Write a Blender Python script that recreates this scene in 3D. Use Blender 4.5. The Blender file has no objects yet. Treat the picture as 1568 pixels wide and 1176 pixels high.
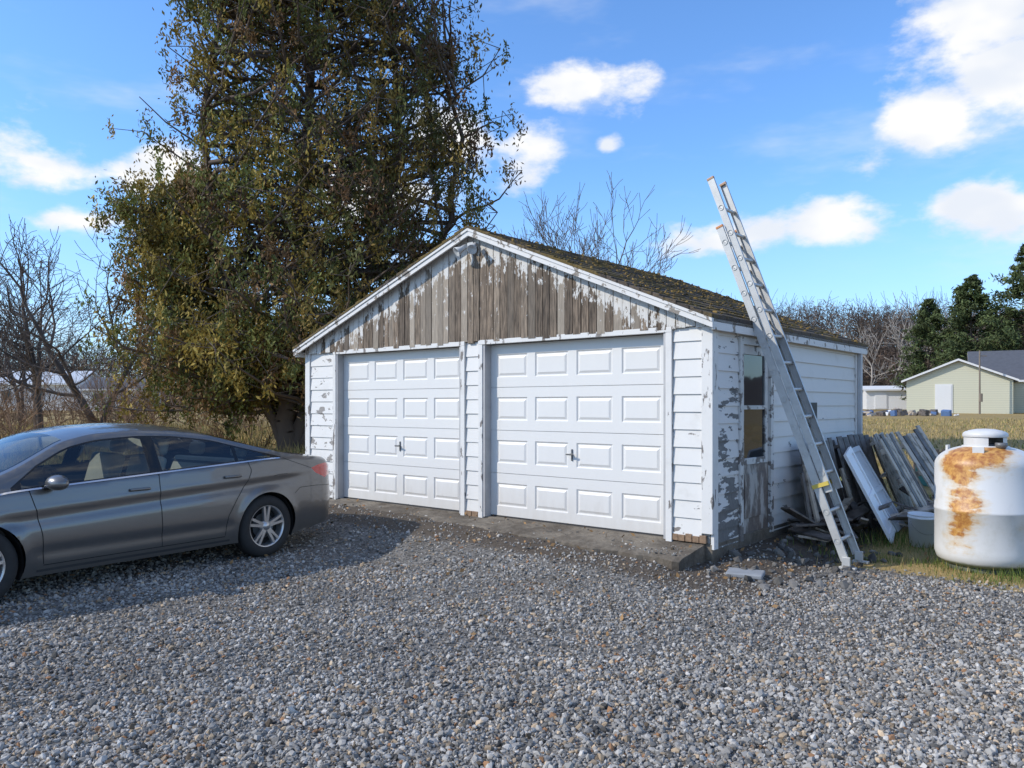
import bpy, bmesh, math, random
import numpy as np
from mathutils import Vector, Matrix, geometry, Euler

random.seed(3)
RNG = np.random.default_rng(11)
scn = bpy.context.scene
scn.view_settings.view_transform = 'Standard'
scn.view_settings.look = 'None'
scn.view_settings.exposure = 0
F = 1200.0
CAMH = 1.65
TH = math.radians(40)
U = np.array([math.cos(TH), -math.sin(TH)])
V_ = np.array([math.sin(TH), math.cos(TH)])
CL = np.array([-3.16, 12.155])
GW, GD = 6.72, 4.7
GM = Matrix.Translation((CL[0], CL[1], 0)) @ Matrix.Rotation(-TH, 4, 'Z')
SUNV = Vector((-1.4, -0.25, 1.0)).normalized()

# ------------------------------------------------------------------ helpers
def sstep(t):
    t = np.clip(t, 0, 1)
    return t*t*(3-2*t)

def loc(X, Y):
    rx, ry = X-CL[0], Y-CL[1]
    return rx*U[0]+ry*U[1], rx*V_[0]+ry*V_[1]

def height(X, Y):
    X = np.asarray(X, float); Y = np.asarray(Y, float)
    lx, ly = loc(X, Y)
    amp = np.interp(lx, [-50, 2.5, 4.5, 6.3, 7.0, 7.4], [.215, .215, .185, .115, .03, 0])
    rise = amp*sstep((ly+2.0)/1.4)
    side = .13*sstep((7.5-lx)/.6)*sstep((lx-6.3)/.3)*sstep((ly+.2)/.6)
    far = np.interp(Y, [9, 20, 60, 200, 600], [0, .45, 1.05, 1.5, 2.0])
    hill = (3.0+9.5*sstep((X+10)/40))*sstep((Y-92)/75)
    return np.maximum(np.maximum(rise, side), far)+hill

def link(o, parent=None):
    scn.collection.objects.link(o)
    if parent is not None:
        o.parent = parent
    return o

def empty(name, mat=None):
    e = bpy.data.objects.new(name, None)
    scn.collection.objects.link(e)
    if mat is not None:
        e.matrix_world = mat
    return e

def mesh_np(name, V, Fa, mats, cols=None, smooth=False, parent=None, midx=None):
    V = np.ascontiguousarray(V, dtype=np.float32); Fa = np.ascontiguousarray(Fa, dtype=np.int32)
    me = bpy.data.meshes.new(name)
    me.vertices.add(len(V)); me.vertices.foreach_set('co', V.ravel())
    n, k = Fa.shape
    me.loops.add(n*k); me.loops.foreach_set('vertex_index', Fa.ravel())
    me.polygons.add(n); me.polygons.foreach_set('loop_start', np.arange(0, n*k, k, dtype=np.int32))
    me.polygons.foreach_set('use_smooth', np.full(n, smooth))
    if midx is not None:
        me.polygons.foreach_set('material_index', np.asarray(midx, dtype=np.int32))
    if not isinstance(mats, (list, tuple)): mats = [mats]
    for m in mats: me.materials.append(m)
    if cols is not None:
        c = np.ones((len(V), 4), np.float32); c[:, :3] = cols
        a = me.color_attributes.new('Col', 'FLOAT_COLOR', 'POINT')
        a.data.foreach_set('color', c.ravel())
    me.update(calc_edges=True); me.validate()
    return link(bpy.data.objects.new(name, me), parent)

def bm_obj(name, bm, mats, parent=None, smooth=False, bevel=0, M=None, autos=None):
    me = bpy.data.meshes.new(name)
    bmesh.ops.recalc_face_normals(bm, faces=bm.faces)
    bm.to_mesh(me); bm.free()
    if not isinstance(mats, (list, tuple)): mats = [mats]
    for m in mats: me.materials.append(m)
    if smooth:
        for p in me.polygons: p.use_smooth = True
    o = link(bpy.data.objects.new(name, me), parent)
    if M is not None: o.matrix_world = M
    if bevel:
        b = o.modifiers.new('bevel', 'BEVEL'); b.width = bevel; b.segments = 2; b.limit_method = 'ANGLE'
    return o

def box(bm, x0, x1, y0, y1, z0, z1, mi=0, M=None):
    vs = [bm.verts.new(Vector(p) if M is None else M @ Vector(p)) for p in
          [(x0,y0,z0),(x1,y0,z0),(x1,y1,z0),(x0,y1,z0),(x0,y0,z1),(x1,y0,z1),(x1,y1,z1),(x0,y1,z1)]]
    for f in [(0,3,2,1),(4,5,6,7),(0,1,5,4),(1,2,6,5),(2,3,7,6),(3,0,4,7)]:
        fc = bm.faces.new([vs[i] for i in f]); fc.material_index = mi
    return vs

def lathe(bm, prof, n=32, mi=0, M=None, axis='Z', closed=False, smooth=True):
    rings = []
    for r, h in prof:
        ring = []
        for i in range(n):
            a = 2*math.pi*i/n
            p = Vector((r*math.cos(a), r*math.sin(a), h)) if axis == 'Z' else Vector((r*math.cos(a), h, r*math.sin(a)))
            ring.append(bm.verts.new(p if M is None else M @ p))
        rings.append(ring)
    for k in range(len(rings)-1):
        for i in range(n):
            j = (i+1) % n
            f = bm.faces.new([rings[k][i], rings[k][j], rings[k+1][j], rings[k+1][i]])
            f.material_index = mi; f.smooth = smooth
    return rings

def node(nt, t, ins=None, **props):
    n = nt.nodes.new(t)
    for k, v in props.items(): setattr(n, k, v)
    if ins:
        for k, v in ins.items():
            if isinstance(v, bpy.types.NodeSocket): nt.links.new(v, n.inputs[k])
            else: n.inputs[k].default_value = v
    return n

def mix(nt, f, a, b, blend='MIX'):
    n = nt.nodes.new('ShaderNodeMix'); n.data_type = 'RGBA'; n.blend_type = blend
    for k, v in ((0, f), (6, a), (7, b)):
        if isinstance(v, bpy.types.NodeSocket): nt.links.new(v, n.inputs[k])
        else: n.inputs[k].default_value = (tuple(v)+(1,) if k and len(v) == 3 else v)
    return n.outputs[2]

def math_(nt, op, a, b=0.0, c=None, clamp=False):
    n = nt.nodes.new('ShaderNodeMath'); n.operation = op; n.use_clamp = clamp
    for k, v in enumerate((a, b, c)):
        if v is None: continue
        if isinstance(v, bpy.types.NodeSocket): nt.links.new(v, n.inputs[k])
        else: n.inputs[k].default_value = v
    return n.outputs[0]

def ramp(nt, f, a, b):
    n = nt.nodes.new('ShaderNodeMapRange'); n.interpolation_type = 'SMOOTHSTEP'
    nt.links.new(f, n.inputs[0]); n.inputs[1].default_value = a; n.inputs[2].default_value = b
    return n.outputs[0]

def coords(nt, scale=(1, 1, 1), kind='Object'):
    tc = nt.nodes.new('ShaderNodeTexCoord')
    mp = node(nt, 'ShaderNodeMapping', {0: tc.outputs[kind], 3: scale})
    return mp.outputs[0]

def noise(nt, vec, scale, detail=6, rough=.55):
    return node(nt, 'ShaderNodeTexNoise', {'Vector': vec, 'Scale': scale, 'Detail': min(detail, 5), 'Roughness': rough}).outputs[0]

def new_mat(name):
    m = bpy.data.materials.new(name); m.use_nodes = True
    nt = m.node_tree
    return m, nt, nt.nodes['Principled BSDF']

def setb(nt, b, **kw):
    for k, v in kw.items():
        k = k.replace('_', ' ')
        if isinstance(v, bpy.types.NodeSocket): nt.links.new(v, b.inputs[k])
        else: b.inputs[k].default_value = (tuple(v)+(1,) if isinstance(v, (tuple, list)) and len(v) == 3 else v)

def bump(nt, b, h, strength=.5, dist=.01):
    n = node(nt, 'ShaderNodeBump', {'Height': h, 'Strength': strength, 'Distance': dist})
    nt.links.new(n.outputs[0], b.inputs['Normal'])

def simple(name, col, rough=.6, metal=0, var=.25, nscale=6, bstr=.15, coat=0, spec=.5):
    m, nt, b = new_mat(name)
    v = coords(nt)
    n = noise(nt, v, nscale, 4)
    lo = tuple(c*(1-var) for c in col); hi = tuple(min(1, c*(1+var)) for c in col)
    setb(nt, b, Base_Color=mix(nt, n, lo, hi), Roughness=rough, Metallic=metal, Coat_Weight=coat)
    b.inputs['Specular IOR Level'].default_value = spec
    if bstr: bump(nt, b, noise(nt, v, nscale*6, 2), bstr, .005)
    return m

def peel(name, base=(.78, .78, .77), under=(.16, .14, .125), lo=.62, hi=.66, sc=(3, 3, 3), nscale=2.5, dirt=.12, zfade=0.0):
    m, nt, b = new_mat(name)
    v = coords(nt, sc); v1 = coords(nt)
    n = noise(nt, v, nscale, 9, .62)
    z = node(nt, 'ShaderNodeSeparateXYZ', {0: v1}).outputs[2]
    if zfade:
        k = math_(nt, 'MULTIPLY', math_(nt, 'SUBTRACT', 1.3, z), zfade)
        n = math_(nt, 'ADD', n, k)
    f = ramp(nt, n, lo, hi)
    d = noise(nt, v1, 3.0, 5, .65)
    d = math_(nt, 'MULTIPLY', ramp(nt, d, .5, .85), dirt*4, clamp=True)
    bc = mix(nt, d, base, tuple(c*.62 for c in (base[0], base[1]*.97, base[2]*.9)))
    gr = noise(nt, coords(nt, (2, 2, 2)), 14, 3)
    uc = mix(nt, gr, tuple(c*.55 for c in under), tuple(c*1.7 for c in under))
    setb(nt, b, Base_Color=mix(nt, f, bc, uc), Roughness=.6)
    bump(nt, b, math_(nt, 'SUBTRACT', math_(nt, 'MULTIPLY', gr, .3), f), .5, .003)
    return m

def attr_mat(name, rough=.7, gain=1.0, trans=0, nvar=0, spec=.3, bn=0):
    m, nt, b = new_mat(name)
    a = node(nt, 'ShaderNodeVertexColor', layer_name='Col')
    c = a.outputs[0]
    if nvar:
        n = noise(nt, coords(nt), nvar, 2)
        c = mix(nt, 1.0, c, mix(nt, n, (.65, .65, .65), (1.35, 1.35, 1.35)), 'MULTIPLY')
    setb(nt, b, Base_Color=c, Roughness=rough)
    b.inputs['Specular IOR Level'].default_value = spec
    if trans:
        t = node(nt, 'ShaderNodeBsdfTranslucent', {0: c})
        ms = node(nt, 'ShaderNodeMixShader', {0: trans, 1: b.outputs[0], 2: t.outputs[0]})
        nt.links.new(ms.outputs[0], nt.nodes['Material Output'].inputs[0])
    return m

def norm(v):
    return v/(np.linalg.norm(v)+1e-9)

def tubes(segs, sides=5):
    S = np.array(segs, float)
    P0, P1, r0, r1 = S[:, :3], S[:, 3:6], S[:, 6], S[:, 7]
    D = P1-P0; D /= np.linalg.norm(D, axis=1)[:, None]+1e-9
    ref = np.where(np.abs(D[:, 2:3]) > .9, np.array([[1., 0, 0]]), np.array([[0, 0, 1.]]))
    A = np.cross(D, ref); A /= np.linalg.norm(A, axis=1)[:, None]+1e-9
    B = np.cross(D, A)
    an = np.arange(sides)*2*math.pi/sides
    ring = A[:, None, :]*np.cos(an)[None, :, None]+B[:, None, :]*np.sin(an)[None, :, None]
    V0 = P0[:, None]+ring*r0[:, None, None]; V1 = P1[:, None]+ring*r1[:, None, None]
    V = np.concatenate([V0, V1], axis=1).reshape(-1, 3)
    i = np.arange(sides); j = (i+1) % sides
    f = np.stack([i, j, j+sides, i+sides], 1)
    Fa = (np.arange(len(S))[:, None, None]*2*sides+f[None]).reshape(-1, 4)
    return V, Fa

def rand_unit(n, rng):
    v = rng.normal(size=(n, 3)); return v/np.linalg.norm(v, axis=1)[:, None]

def leaves(C, s, rng, aspect=.45, down=0.0):
    n = len(C)
    a = rand_unit(n, rng); a[:, 2] -= down; a /= np.linalg.norm(a, axis=1)[:, None]
    b = np.cross(a, rand_unit(n, rng)); b /= np.linalg.norm(b, axis=1)[:, None]+1e-9
    s = np.asarray(s).reshape(-1, 1)*np.ones((n, 1))
    V = np.stack([C-a*s, C+b*s*aspect, C+a*s, C-b*s*aspect], 1).reshape(-1, 3)
    Fa = np.arange(n*4).reshape(n, 4)
    return V, Fa

_bm = bmesh.new(); bmesh.ops.create_icosphere(_bm, subdivisions=1, radius=1)
_bm.verts.ensure_lookup_table()
ICO = np.array([v.co[:] for v in _bm.verts]); ICOF = np.array([[v.index for v in f.verts] for f in _bm.faces]); _bm.free()

def stones(C, size, rng, flat=.6, jit=.28):
    n = len(C)
    nv = 12
    base = [ICO*(1+rng.uniform(-jit, jit, (nv, 1)))+rng.normal(0, .08, (nv, 3)) for _ in range(10)]
    base = np.array(base)[rng.integers(0, 10, n)]
    sc = np.stack([rng.uniform(.8, 1.35, n), rng.uniform(.65, 1.0, n), rng.uniform(flat*.75, flat*1.25, n)], 1)
    base = base*sc[:, None, :]
    q = rng.normal(size=(n, 4)); q[:, 1:3] *= .45; q /= np.linalg.norm(q, axis=1)[:, None]
    w, x, y, z = q.T
    R = np.stack([1-2*(y*y+z*z), 2*(x*y-z*w), 2*(x*z+y*w), 2*(x*y+z*w), 1-2*(x*x+z*z), 2*(y*z-x*w),
                  2*(x*z-y*w), 2*(y*z+x*w), 1-2*(x*x+y*y)], 1).reshape(n, 3, 3)
    V = np.einsum('nij,nkj->nki', R, base)*np.asarray(size).reshape(-1, 1, 1)+C[:, None, :]
    Fa = (np.arange(n)[:, None, None]*nv+ICOF[None]).reshape(-1, 3)
    return V.reshape(-1, 3), Fa

def blades(C, h, rng, w=.006, lean=.5):
    n = len(C)
    h = np.asarray(h)*np.ones(n)
    a = rng.uniform(0, 2*np.pi, n)
    side = np.stack([np.cos(a), np.sin(a), np.zeros(n)], 1)*w
    b = rng.uniform(0, 2*np.pi, n); l = rng.uniform(0, lean, n)*h
    tip = C+np.stack([np.cos(b)*l, np.sin(b)*l, h], 1)
    V = np.stack([C-side, C+side, tip], 1).reshape(-1, 3)
    return V, np.arange(n*3).reshape(n, 3)

# ------------------------------------------------------------------ camera, light, world
cam = bpy.data.cameras.new('camera'); co = bpy.data.objects.new('camera', cam); scn.collection.objects.link(co)
co.location = (0, 0, CAMH); co.rotation_euler = (math.radians(90), 0, 0)
cam.sensor_width = 36; cam.lens = F/1568*36; cam.shift_y = 32/1568; cam.clip_end = 3000; cam.clip_start = .05
scn.camera = co

sl = bpy.data.lights.new('sun', 'SUN'); sl.energy = 3.8; sl.angle = math.radians(.53); sl.color = (1, .94, .84)
so = bpy.data.objects.new('sun', sl); scn.collection.objects.link(so)
so.rotation_euler = (-SUNV).to_track_quat('-Z', 'Y').to_euler(); so.location = (-30, -6, 30)

w = bpy.data.worlds.new('World'); scn.world = w; w.use_nodes = True
nt = w.node_tree; bg = nt.nodes['Background']; bg.inputs[1].default_value = .13
sky = nt.nodes.new('ShaderNodeTexSky'); sky.sky_type = 'NISHITA'; sky.sun_disc = False
sky.sun_elevation = math.asin(SUNV.z); sky.sun_rotation = math.atan2(SUNV.x, SUNV.y) % (2*math.pi)
sky.air_density = 1.0; sky.dust_density = .3; sky.ozone_density = 2.0
tc = nt.nodes.new('ShaderNodeTexCoord')
nrm = node(nt, 'ShaderNodeVectorMath', {0: tc.outputs['Generated']}, operation='NORMALIZE').outputs[0]
sx = node(nt, 'ShaderNodeSeparateXYZ', {0: nrm})
az = math_(nt, 'ARCTAN2', sx.outputs[0], sx.outputs[1]); el = math_(nt, 'ARCSINE', sx.outputs[2])
clouds = [(40,245,120,68),(250,258,95,52),(120,335,150,28),
          (885,135,98,40),(822,225,74,52),(928,222,26,14),
          (1130,362,135,40),(1270,352,125,40),(1430,190,128,66),(1550,125,120,64),(1520,325,125,66),(1500,22,140,60),
          (700,215,80,50),(560,300,110,50)]
acc = None
for cx, cy, rx, ry in clouds:
    a0 = math.atan((cx-784)/F); hyp = math.hypot(F, cx-784); e0 = math.atan((620-cy)/hyp)
    ra = rx/F*math.cos(a0)**2; rb = ry/hyp
    dx = math_(nt, 'DIVIDE', math_(nt, 'SUBTRACT', az, a0), ra)
    dy = math_(nt, 'DIVIDE', math_(nt, 'SUBTRACT', el, e0), rb)
    d = math_(nt, 'SQRT', math_(nt, 'ADD', math_(nt, 'MULTIPLY', dx, dx), math_(nt, 'MULTIPLY', dy, dy)))
    mm = math_(nt, 'SUBTRACT', 1.0, d)
    acc = mm if acc is None else math_(nt, 'MAXIMUM', acc, mm)
acc = math_(nt, 'MAXIMUM', acc, -1.0)
over = math_(nt, 'MAXIMUM', ramp(nt, el, .62, .9), ramp(nt, sx.outputs[1], .1, -.25))  # unseen cloud cover overhead and behind camera, added to neutralise the ambient light
acc = math_(nt, 'MAXIMUM', acc, math_(nt, 'SUBTRACT', math_(nt, 'MULTIPLY', over, 1.08), 1.0))
vm = node(nt, 'ShaderNodeMapping', {0: nrm, 3: (1, 1, 1.9)}).outputs[0]
n1 = node(nt, 'ShaderNodeTexNoise', {'Vector': vm, 'Scale': 8.5, 'Detail': 7.0, 'Roughness': .58}).outputs[0]
val = math_(nt, 'ADD', acc, math_(nt, 'MULTIPLY', math_(nt, 'SUBTRACT', n1, .52), 3.3))
dens = ramp(nt, val, -.08, .60)
vm2 = node(nt, 'ShaderNodeMapping', {0: nrm, 1: (.0, .0, .05), 3: (1, 1, 1.9)}).outputs[0]
n2 = noise(nt, vm2, 9, 3, .5)
ccol = mix(nt, ramp(nt, n2, .35, .62), (6.4, 6.8, 7.5), (8.0, 7.95, 7.9))
tint = mix(nt, 1.0, sky.outputs[0], (1.10, 1.55, 2.05), 'MULTIPLY')
hz = ramp(nt, sx.outputs[2], .30, -.02)
tint = mix(nt, math_(nt, 'MULTIPLY', hz, .55), tint, (4.1, 5.5, 7.3))
wisp = math_(nt, 'MULTIPLY', ramp(nt, noise(nt, node(nt, 'ShaderNodeMapping', {0: nrm, 3: (1, 1, 3.5)}).outputs[0], 3.2, 5, .6), .50, .85), .6)
tint = mix(nt, wisp, tint, (6.8, 7.2, 7.7))
nt.links.new(mix(nt, dens, tint, ccol), bg.inputs[0])

# ------------------------------------------------------------------ ground
def axis_pts(lo, hi, step, far):
    a = list(np.arange(lo, hi+1e-6, step)); s = step; x = hi
    r = []
    while x < far: s *= 1.14; x += s; r.append(x)
    s = step; x = lo; l = []
    while x > -far: s *= 1.14; x -= s; l.append(x)
    return np.array(l[::-1]+a+r)
gx = axis_pts(-12, 12, .15, 900); gy = axis_pts(-2, 24, .15, 900)
XX, YY = np.meshgrid(gx, gy); ZZ = height(XX, YY)
nx, ny = len(gx), len(gy)
ii, jj = np.meshgrid(np.arange(nx-1), np.arange(ny-1))
q0 = (jj*nx+ii).ravel(); GF = np.stack([q0, q0+1, q0+nx+1, q0+nx], 1)
def grass_mask(X, Y):
    g1 = ((X-3.45)*.69+(Y-7.95)*.72)
    lx, ly = loc(X, Y)
    right = np.where(lx > 6.7, np.where(X > 1.5, g1, -9), np.where(X > 1.5, np.maximum(-1, ly-1), -9))
    left = np.minimum(Y-12.6+.12*(X+4), 5)
    return np.clip(np.maximum(right, left)*1.5+.5, 0, 1)
def dirt_mask(X, Y):
    lx, ly = loc(X, Y)
    return sstep((ly+1.45)/.8)*sstep((lx+1)/1.)*sstep((8.0-lx)/.9)*sstep((5.6-ly)/1)
gm = grass_mask(XX, YY); dm = dirt_mask(XX, YY)
cols = np.stack([gm.ravel(), dm.ravel(), np.zeros(gm.size)], 1)
m, nt, b = new_mat('ground_mat')
at = node(nt, 'ShaderNodeVertexColor', layer_name='Col'); sp = node(nt, 'ShaderNodeSeparateColor', {0: at.outputs[0]})
v = coords(nt)
vo = node(nt, 'ShaderNodeTexVoronoi', {'Vector': v, 'Scale': 34.0})
n1 = noise(nt, v, 1.1, 4); n2 = noise(nt, v, 18, 5, .7)
grav = mix(nt, node(nt, 'ShaderNodeSeparateColor', {0: vo.outputs['Color']}).outputs[0], (.075, .07, .062), (.23, .215, .195))
grav = mix(nt, math_(nt, 'MULTIPLY', ramp(nt, n1, .5, .7), .4), grav, (.11, .09, .067))
dirt = mix(nt, n2, (.035, .028, .022), (.15, .122, .095))
n3 = noise(nt, v, .35, 5, .6)
gold = mix(nt, n2, (.19, .13, .05), (.46, .34, .15))
grn = mix(nt, n2, (.10, .095, .03), (.26, .22, .08))
gr = mix(nt, ramp(nt, n3, .55, .75), gold, grn)
gr = mix(nt, math_(nt, 'MULTIPLY', ramp(nt, noise(nt, v, .9, 4), .55, .75), .5), gr, (.13, .085, .045))
f1 = ramp(nt, math_(nt, 'ADD', sp.outputs[1], math_(nt, 'MULTIPLY', math_(nt, 'SUBTRACT', n2, .5), .8)), .3, .65)
f2 = ramp(nt, math_(nt, 'ADD', sp.outputs[0], math_(nt, 'MULTIPLY', math_(nt, 'SUBTRACT', noise(nt, v, 2.5, 4), .5), .9)), .42, .6)
c = mix(nt, f2, grav, gr); c = mix(nt, f1, c, dirt)
geo = node(nt, 'ShaderNodeSeparateXYZ', {0: v})
fy = ramp(nt, geo.outputs[1], 84, 98)
c = mix(nt, fy, c, mix(nt, n3, (.06, .043, .03), (.11, .08, .055)))
setb(nt, b, Base_Color=c, Roughness=.95); b.inputs['Specular IOR Level'].default_value = .15
bump(nt, b, math_(nt, 'ADD', vo.outputs['Distance'], n2), .7, .012)
mesh_np('ground', np.stack([XX.ravel(), YY.ravel(), ZZ.ravel()], 1), GF, m, cols, smooth=True)

def add_region(n, y0, y1):
    Y = RNG.uniform(y0, y1, n); X = RNG.uniform(-1, 1, n)*(Y*.72+.6)
    return np.stack([X, Y], 1)
P = np.concatenate([add_region(64000, 3.1, 5.2), add_region(62000, 5.2, 8.0), add_region(32000, 8.0, 11.5)])
g = grass_mask(P[:, 0], P[:, 1]); dmk = dirt_mask(P[:, 0], P[:, 1])
PX, PY = P[:, 0], P[:, 1]
lowf = np.sin(PX*2.1+np.sin(PY*1.7)*1.3)*np.sin(PY*2.6+PX*.8)
trk = np.exp(-((PY-(5.3+.25*PX))/.38)**2)+np.exp(-((PY-(7.0+.22*PX))/.38)**2)
lxP, lyP = loc(PX, PY)
keep = (RNG.uniform(size=len(P)) > g*1.3-.15) & (RNG.uniform(size=len(P)) > dmk*.66) & (RNG.uniform(size=len(P)) > .10+.12*lowf+.16*trk)
keep &= ~((lxP > .1) & (lxP < 6.7) & (lyP > -.12))
P = P[keep]
sz = np.clip(RNG.lognormal(math.log(.0102), .40, len(P)), .0045, .025)*(1-.12*trk[keep])
tone = np.clip(RNG.normal(.262, .105, len(P)), .06, .62)*(1+.12*lowf[keep])*(1-.12*trk[keep])
cc = np.stack([tone*1.07, tone*1.0, tone*.90], 1)
tan = RNG.uniform(size=len(P)) < .15
cc[tan] = cc[tan]*np.array([1.12, .9, .66])
rs = RNG.uniform(size=len(P)) < .02
cc[rs] = np.array([.30, .16, .08])
zs = height(P[:, 0], P[:, 1])
lxk, lyk = loc(P[:, 0], P[:, 1])
onap = (lxk > .15) & (lxk < 6.66) & (lyk > -.45)
zs = np.where(onap, np.maximum(zs, .235+.06*np.clip(lyk/.5, -1, 0)), zs)
z = zs+sz*.28
V, Fa = stones(np.column_stack([P, z]), sz, RNG, flat=.62)
gmat = attr_mat('gravel_mat', .85)
mesh_np('gravel', V, Fa, gmat, np.repeat(cc, 12, 0))

n = 700
Y = RNG.uniform(5.5, 11.5, n); X = RNG.uniform(-.6, 1, n)*Y*.6
k = (RNG.uniform(size=n) < .15+dirt_mask(X, Y))
X, Y = X[k], Y[k]; lx_, ly_ = loc(X, Y)
zz_ = np.maximum(height(X, Y), np.where((lx_ > .1) & (lx_ < 6.7) & (ly_ > -.5), .25, 0))+.025
V, Fa = leaves(np.column_stack([X, Y, zz_]), RNG.uniform(.015, .035, len(X)), RNG, .55)
tl = RNG.uniform(.6, 1.2, len(X))[:, None]*np.array([.34, .20, .09])
leafm = attr_mat('dry_leaf_mat', .8)
mesh_np('fallen_leaves', V, Fa, leafm, np.repeat(tl, 4, 0))

# ------------------------------------------------------------------ grass
grassm = attr_mat('grass_mat', .8, trans=.25)
def grass_patch(n, xr, yr, h, green, w=.006, lean=.7):
    X = RNG.uniform(*xr, n); Y = RNG.uniform(*yr, n)
    k = (RNG.uniform(size=n) < (grass_mask(X, Y)-.3)*1.6)
    lx, ly = loc(X, Y)
    k &= ~((lx > -.05) & (lx < 6.9) & (ly > -.7) & (ly < 4.8))
    k &= RNG.uniform(size=n) > dirt_mask(X, Y)*.93
    cl = (np.sin(X*3.1+1.3*np.sin(Y*2.3))*np.sin(Y*3.7+X))*.5+.5
    k &= RNG.uniform(size=n) < .25+cl
    X, Y, cl = X[k], Y[k], cl[k]
    hh = RNG.uniform(.4, 1, len(X))*h*(.5+cl)
    V, Fa = blades(np.column_stack([X, Y, height(X, Y)-.005]), hh, RNG, w, lean)
    gg = (RNG.uniform(size=len(X)) < green*(.4+1.2*cl))[:, None]
    c = np.where(gg, np.array([.15, .20, .045]), np.array([.48, .36, .15]))*RNG.uniform(.5, 1.3, (len(X), 1))
    return V, Fa, np.repeat(c, 3, 0)
parts = [grass_patch(34000, (2.8, 7.5), (5.2, 10.5), .11, .75, w=.004),
         grass_patch(24000, (4.0, 14), (9, 18), .11, .14, w=.008),
         grass_patch(24000, (7, 34), (17, 45), .14, .08, w=.02),
         grass_patch(22000, (-13, -3), (12, 20), .22, .15, w=.009),
         grass_patch(20000, (-26, -2), (18, 34), .4, .05, w=.02)]
off = 0; Vs = []; Fs = []; Cs = []
for V, Fa, c in parts:
    Vs.append(V); Fs.append(Fa+off); Cs.append(c); off += len(V)
mesh_np('grass', np.concatenate(Vs), np.concatenate(Fs), grassm, np.concatenate(Cs))

# ------------------------------------------------------------------ garage
garage = empty('garage', GM)
WB = (.67, .65, .615)
white = peel('white_trim_paint', base=WB, lo=.585, hi=.62, sc=(4, 4, 1.2), nscale=3, dirt=.12)
sidg = peel('siding_paint', base=WB, lo=.665, hi=.69, nscale=1.6, sc=(1.4, 1.4, 4), dirt=.10, zfade=.05)
sidp = peel('siding_paint_peeled', base=(.66, .645, .62), under=(.13, .125, .12), lo=.52, hi=.535, nscale=1.9, sc=(3.2, 1.5, 5.2), dirt=.14, zfade=.10)
doorw, nt, b = new_mat('garage_door_paint')
v = coords(nt); zz = node(nt, 'ShaderNodeSeparateXYZ', {0: v}).outputs[2]
dn = noise(nt, coords(nt, (3, 3, 1)), 3, 5, .7)
dk = math_(nt, 'MULTIPLY', ramp(nt, math_(nt, 'ADD', math_(nt, 'MULTIPLY', zz, -1.0), math_(nt, 'MULTIPLY', dn, .9)), -.35, .35), .34)
setb(nt, b, Base_Color=mix(nt, dk, mix(nt, dn, (.67, .65, .615), (.71, .69, .655)), (.42, .37, .31)), Roughness=.42)
conc, nt, b = new_mat('concrete_mat')
v = coords(nt); nn = noise(nt, v, 2.2, 5, .7); n5 = noise(nt, v, 30, 4, .6)
setb(nt, b, Base_Color=mix(nt, ramp(nt, nn, .35, .65), mix(nt, n5, (.045, .036, .025), (.12, .095, .07)), mix(nt, n5, (.13, .108, .08), (.24, .205, .16))), Roughness=.92)
bump(nt, b, math_(nt, 'ADD', n5, nn), .6, .015)

def siding(bm, a0, a1, z0, z1, face, mi=0, course=.18):
    z = z0
    while z < z1-.01:
        zt = min(z+course, z1)
        jo = random.uniform(-.002, .002)
        b0, t0 = .022+jo, .007
        pr = [(0, z), (b0, z), (t0, zt), (0, zt)]
        def P(a, o, zz):
            return {'front': (a, -o, zz), 'right': (GW+o, a, zz), 'left': (-o, a, zz), 'back': (a, GD+o, zz)}[face]
        v0 = [bm.verts.new(P(a0, o, zz)) for o, zz in pr]; v1 = [bm.verts.new(P(a1, o, zz)) for o, zz in pr]
        for i in range(4):
            j = (i+1) % 4
            f = bm.faces.new([v0[i], v0[j], v1[j], v1[i]]); f.material_index = mi
        bm.faces.new(v0[::-1]).material_index = mi; bm.faces.new(v1).material_index = mi
        z = zt

bm = bmesh.new()
SB = .26
box(bm, .01, .72, .004, .12, SB, 2.44); box(bm, 3.32, 3.655, .004, .12, SB, 2.44); box(bm, 6.26, 6.71, .004, .12, SB, 2.44)
box(bm, .72, 6.26, .004, .12, 2.405, 2.44)
box(bm, GW-.1, GW-.002, .121, .66, SB, 2.5); box(bm, GW-.1, GW-.002, 1.46, GD-.1, SB, 2.5); box(bm, GW-.1, GW-.002, .66, 1.46, 2.32, 2.5)
box(bm, .002, .1, .121, GD-.1, SB, 2.5); box(bm, .002, GW-.002, GD-.099, GD-.002, SB, 2.5)
bm_obj('wall_core', bm, simple('wall_core_mat', (.3, .28, .25)), garage)
bm = bmesh.new()
siding(bm, 3.375, 3.60, SB+.02, 2.44, 'front'); siding(bm, 6.31, 6.63, SB+.06, 2.44, 'front')
siding(bm, 1.54, GD-.09, .20, 2.50, 'right'); siding(bm, .09, GD-.09, .3, 2.5, 'left'); siding(bm, .09, GW-.09, .3, 2.5, 'back')
siding(bm, .61, 1.54, 2.38, 2.5, 'right')
bm_obj('siding', bm, sidg, garage)
bm = bmesh.new(); siding(bm, .10, .62, .20, 2.50, 'right')
bm_obj('siding_peeled', bm, sidp, garage)
bm = bmesh.new(); siding(bm, .09, .66, SB, 2.44, 'front')
bm_obj('siding_worn', bm, peel('siding_paint_worn', base=WB, under=(.22, .20, .18), lo=.57, hi=.60, nscale=1.6, sc=(2.5, 1.5, 5), dirt=.12, zfade=.03), garage)
bm = bmesh.new(); box(bm, GW+.012, GW+.036, 2.55, 2.98, 1.30, 1.68)
bm_obj('wall_vent', bm, simple('dark_gap', (.03, .03, .03)), garage)
bm = bmesh.new()
box(bm, -.03, .085, -.036, 0, SB, 2.44); box(bm, 6.635, GW+.036, -.036, 0, SB+.1, 2.44)
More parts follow.
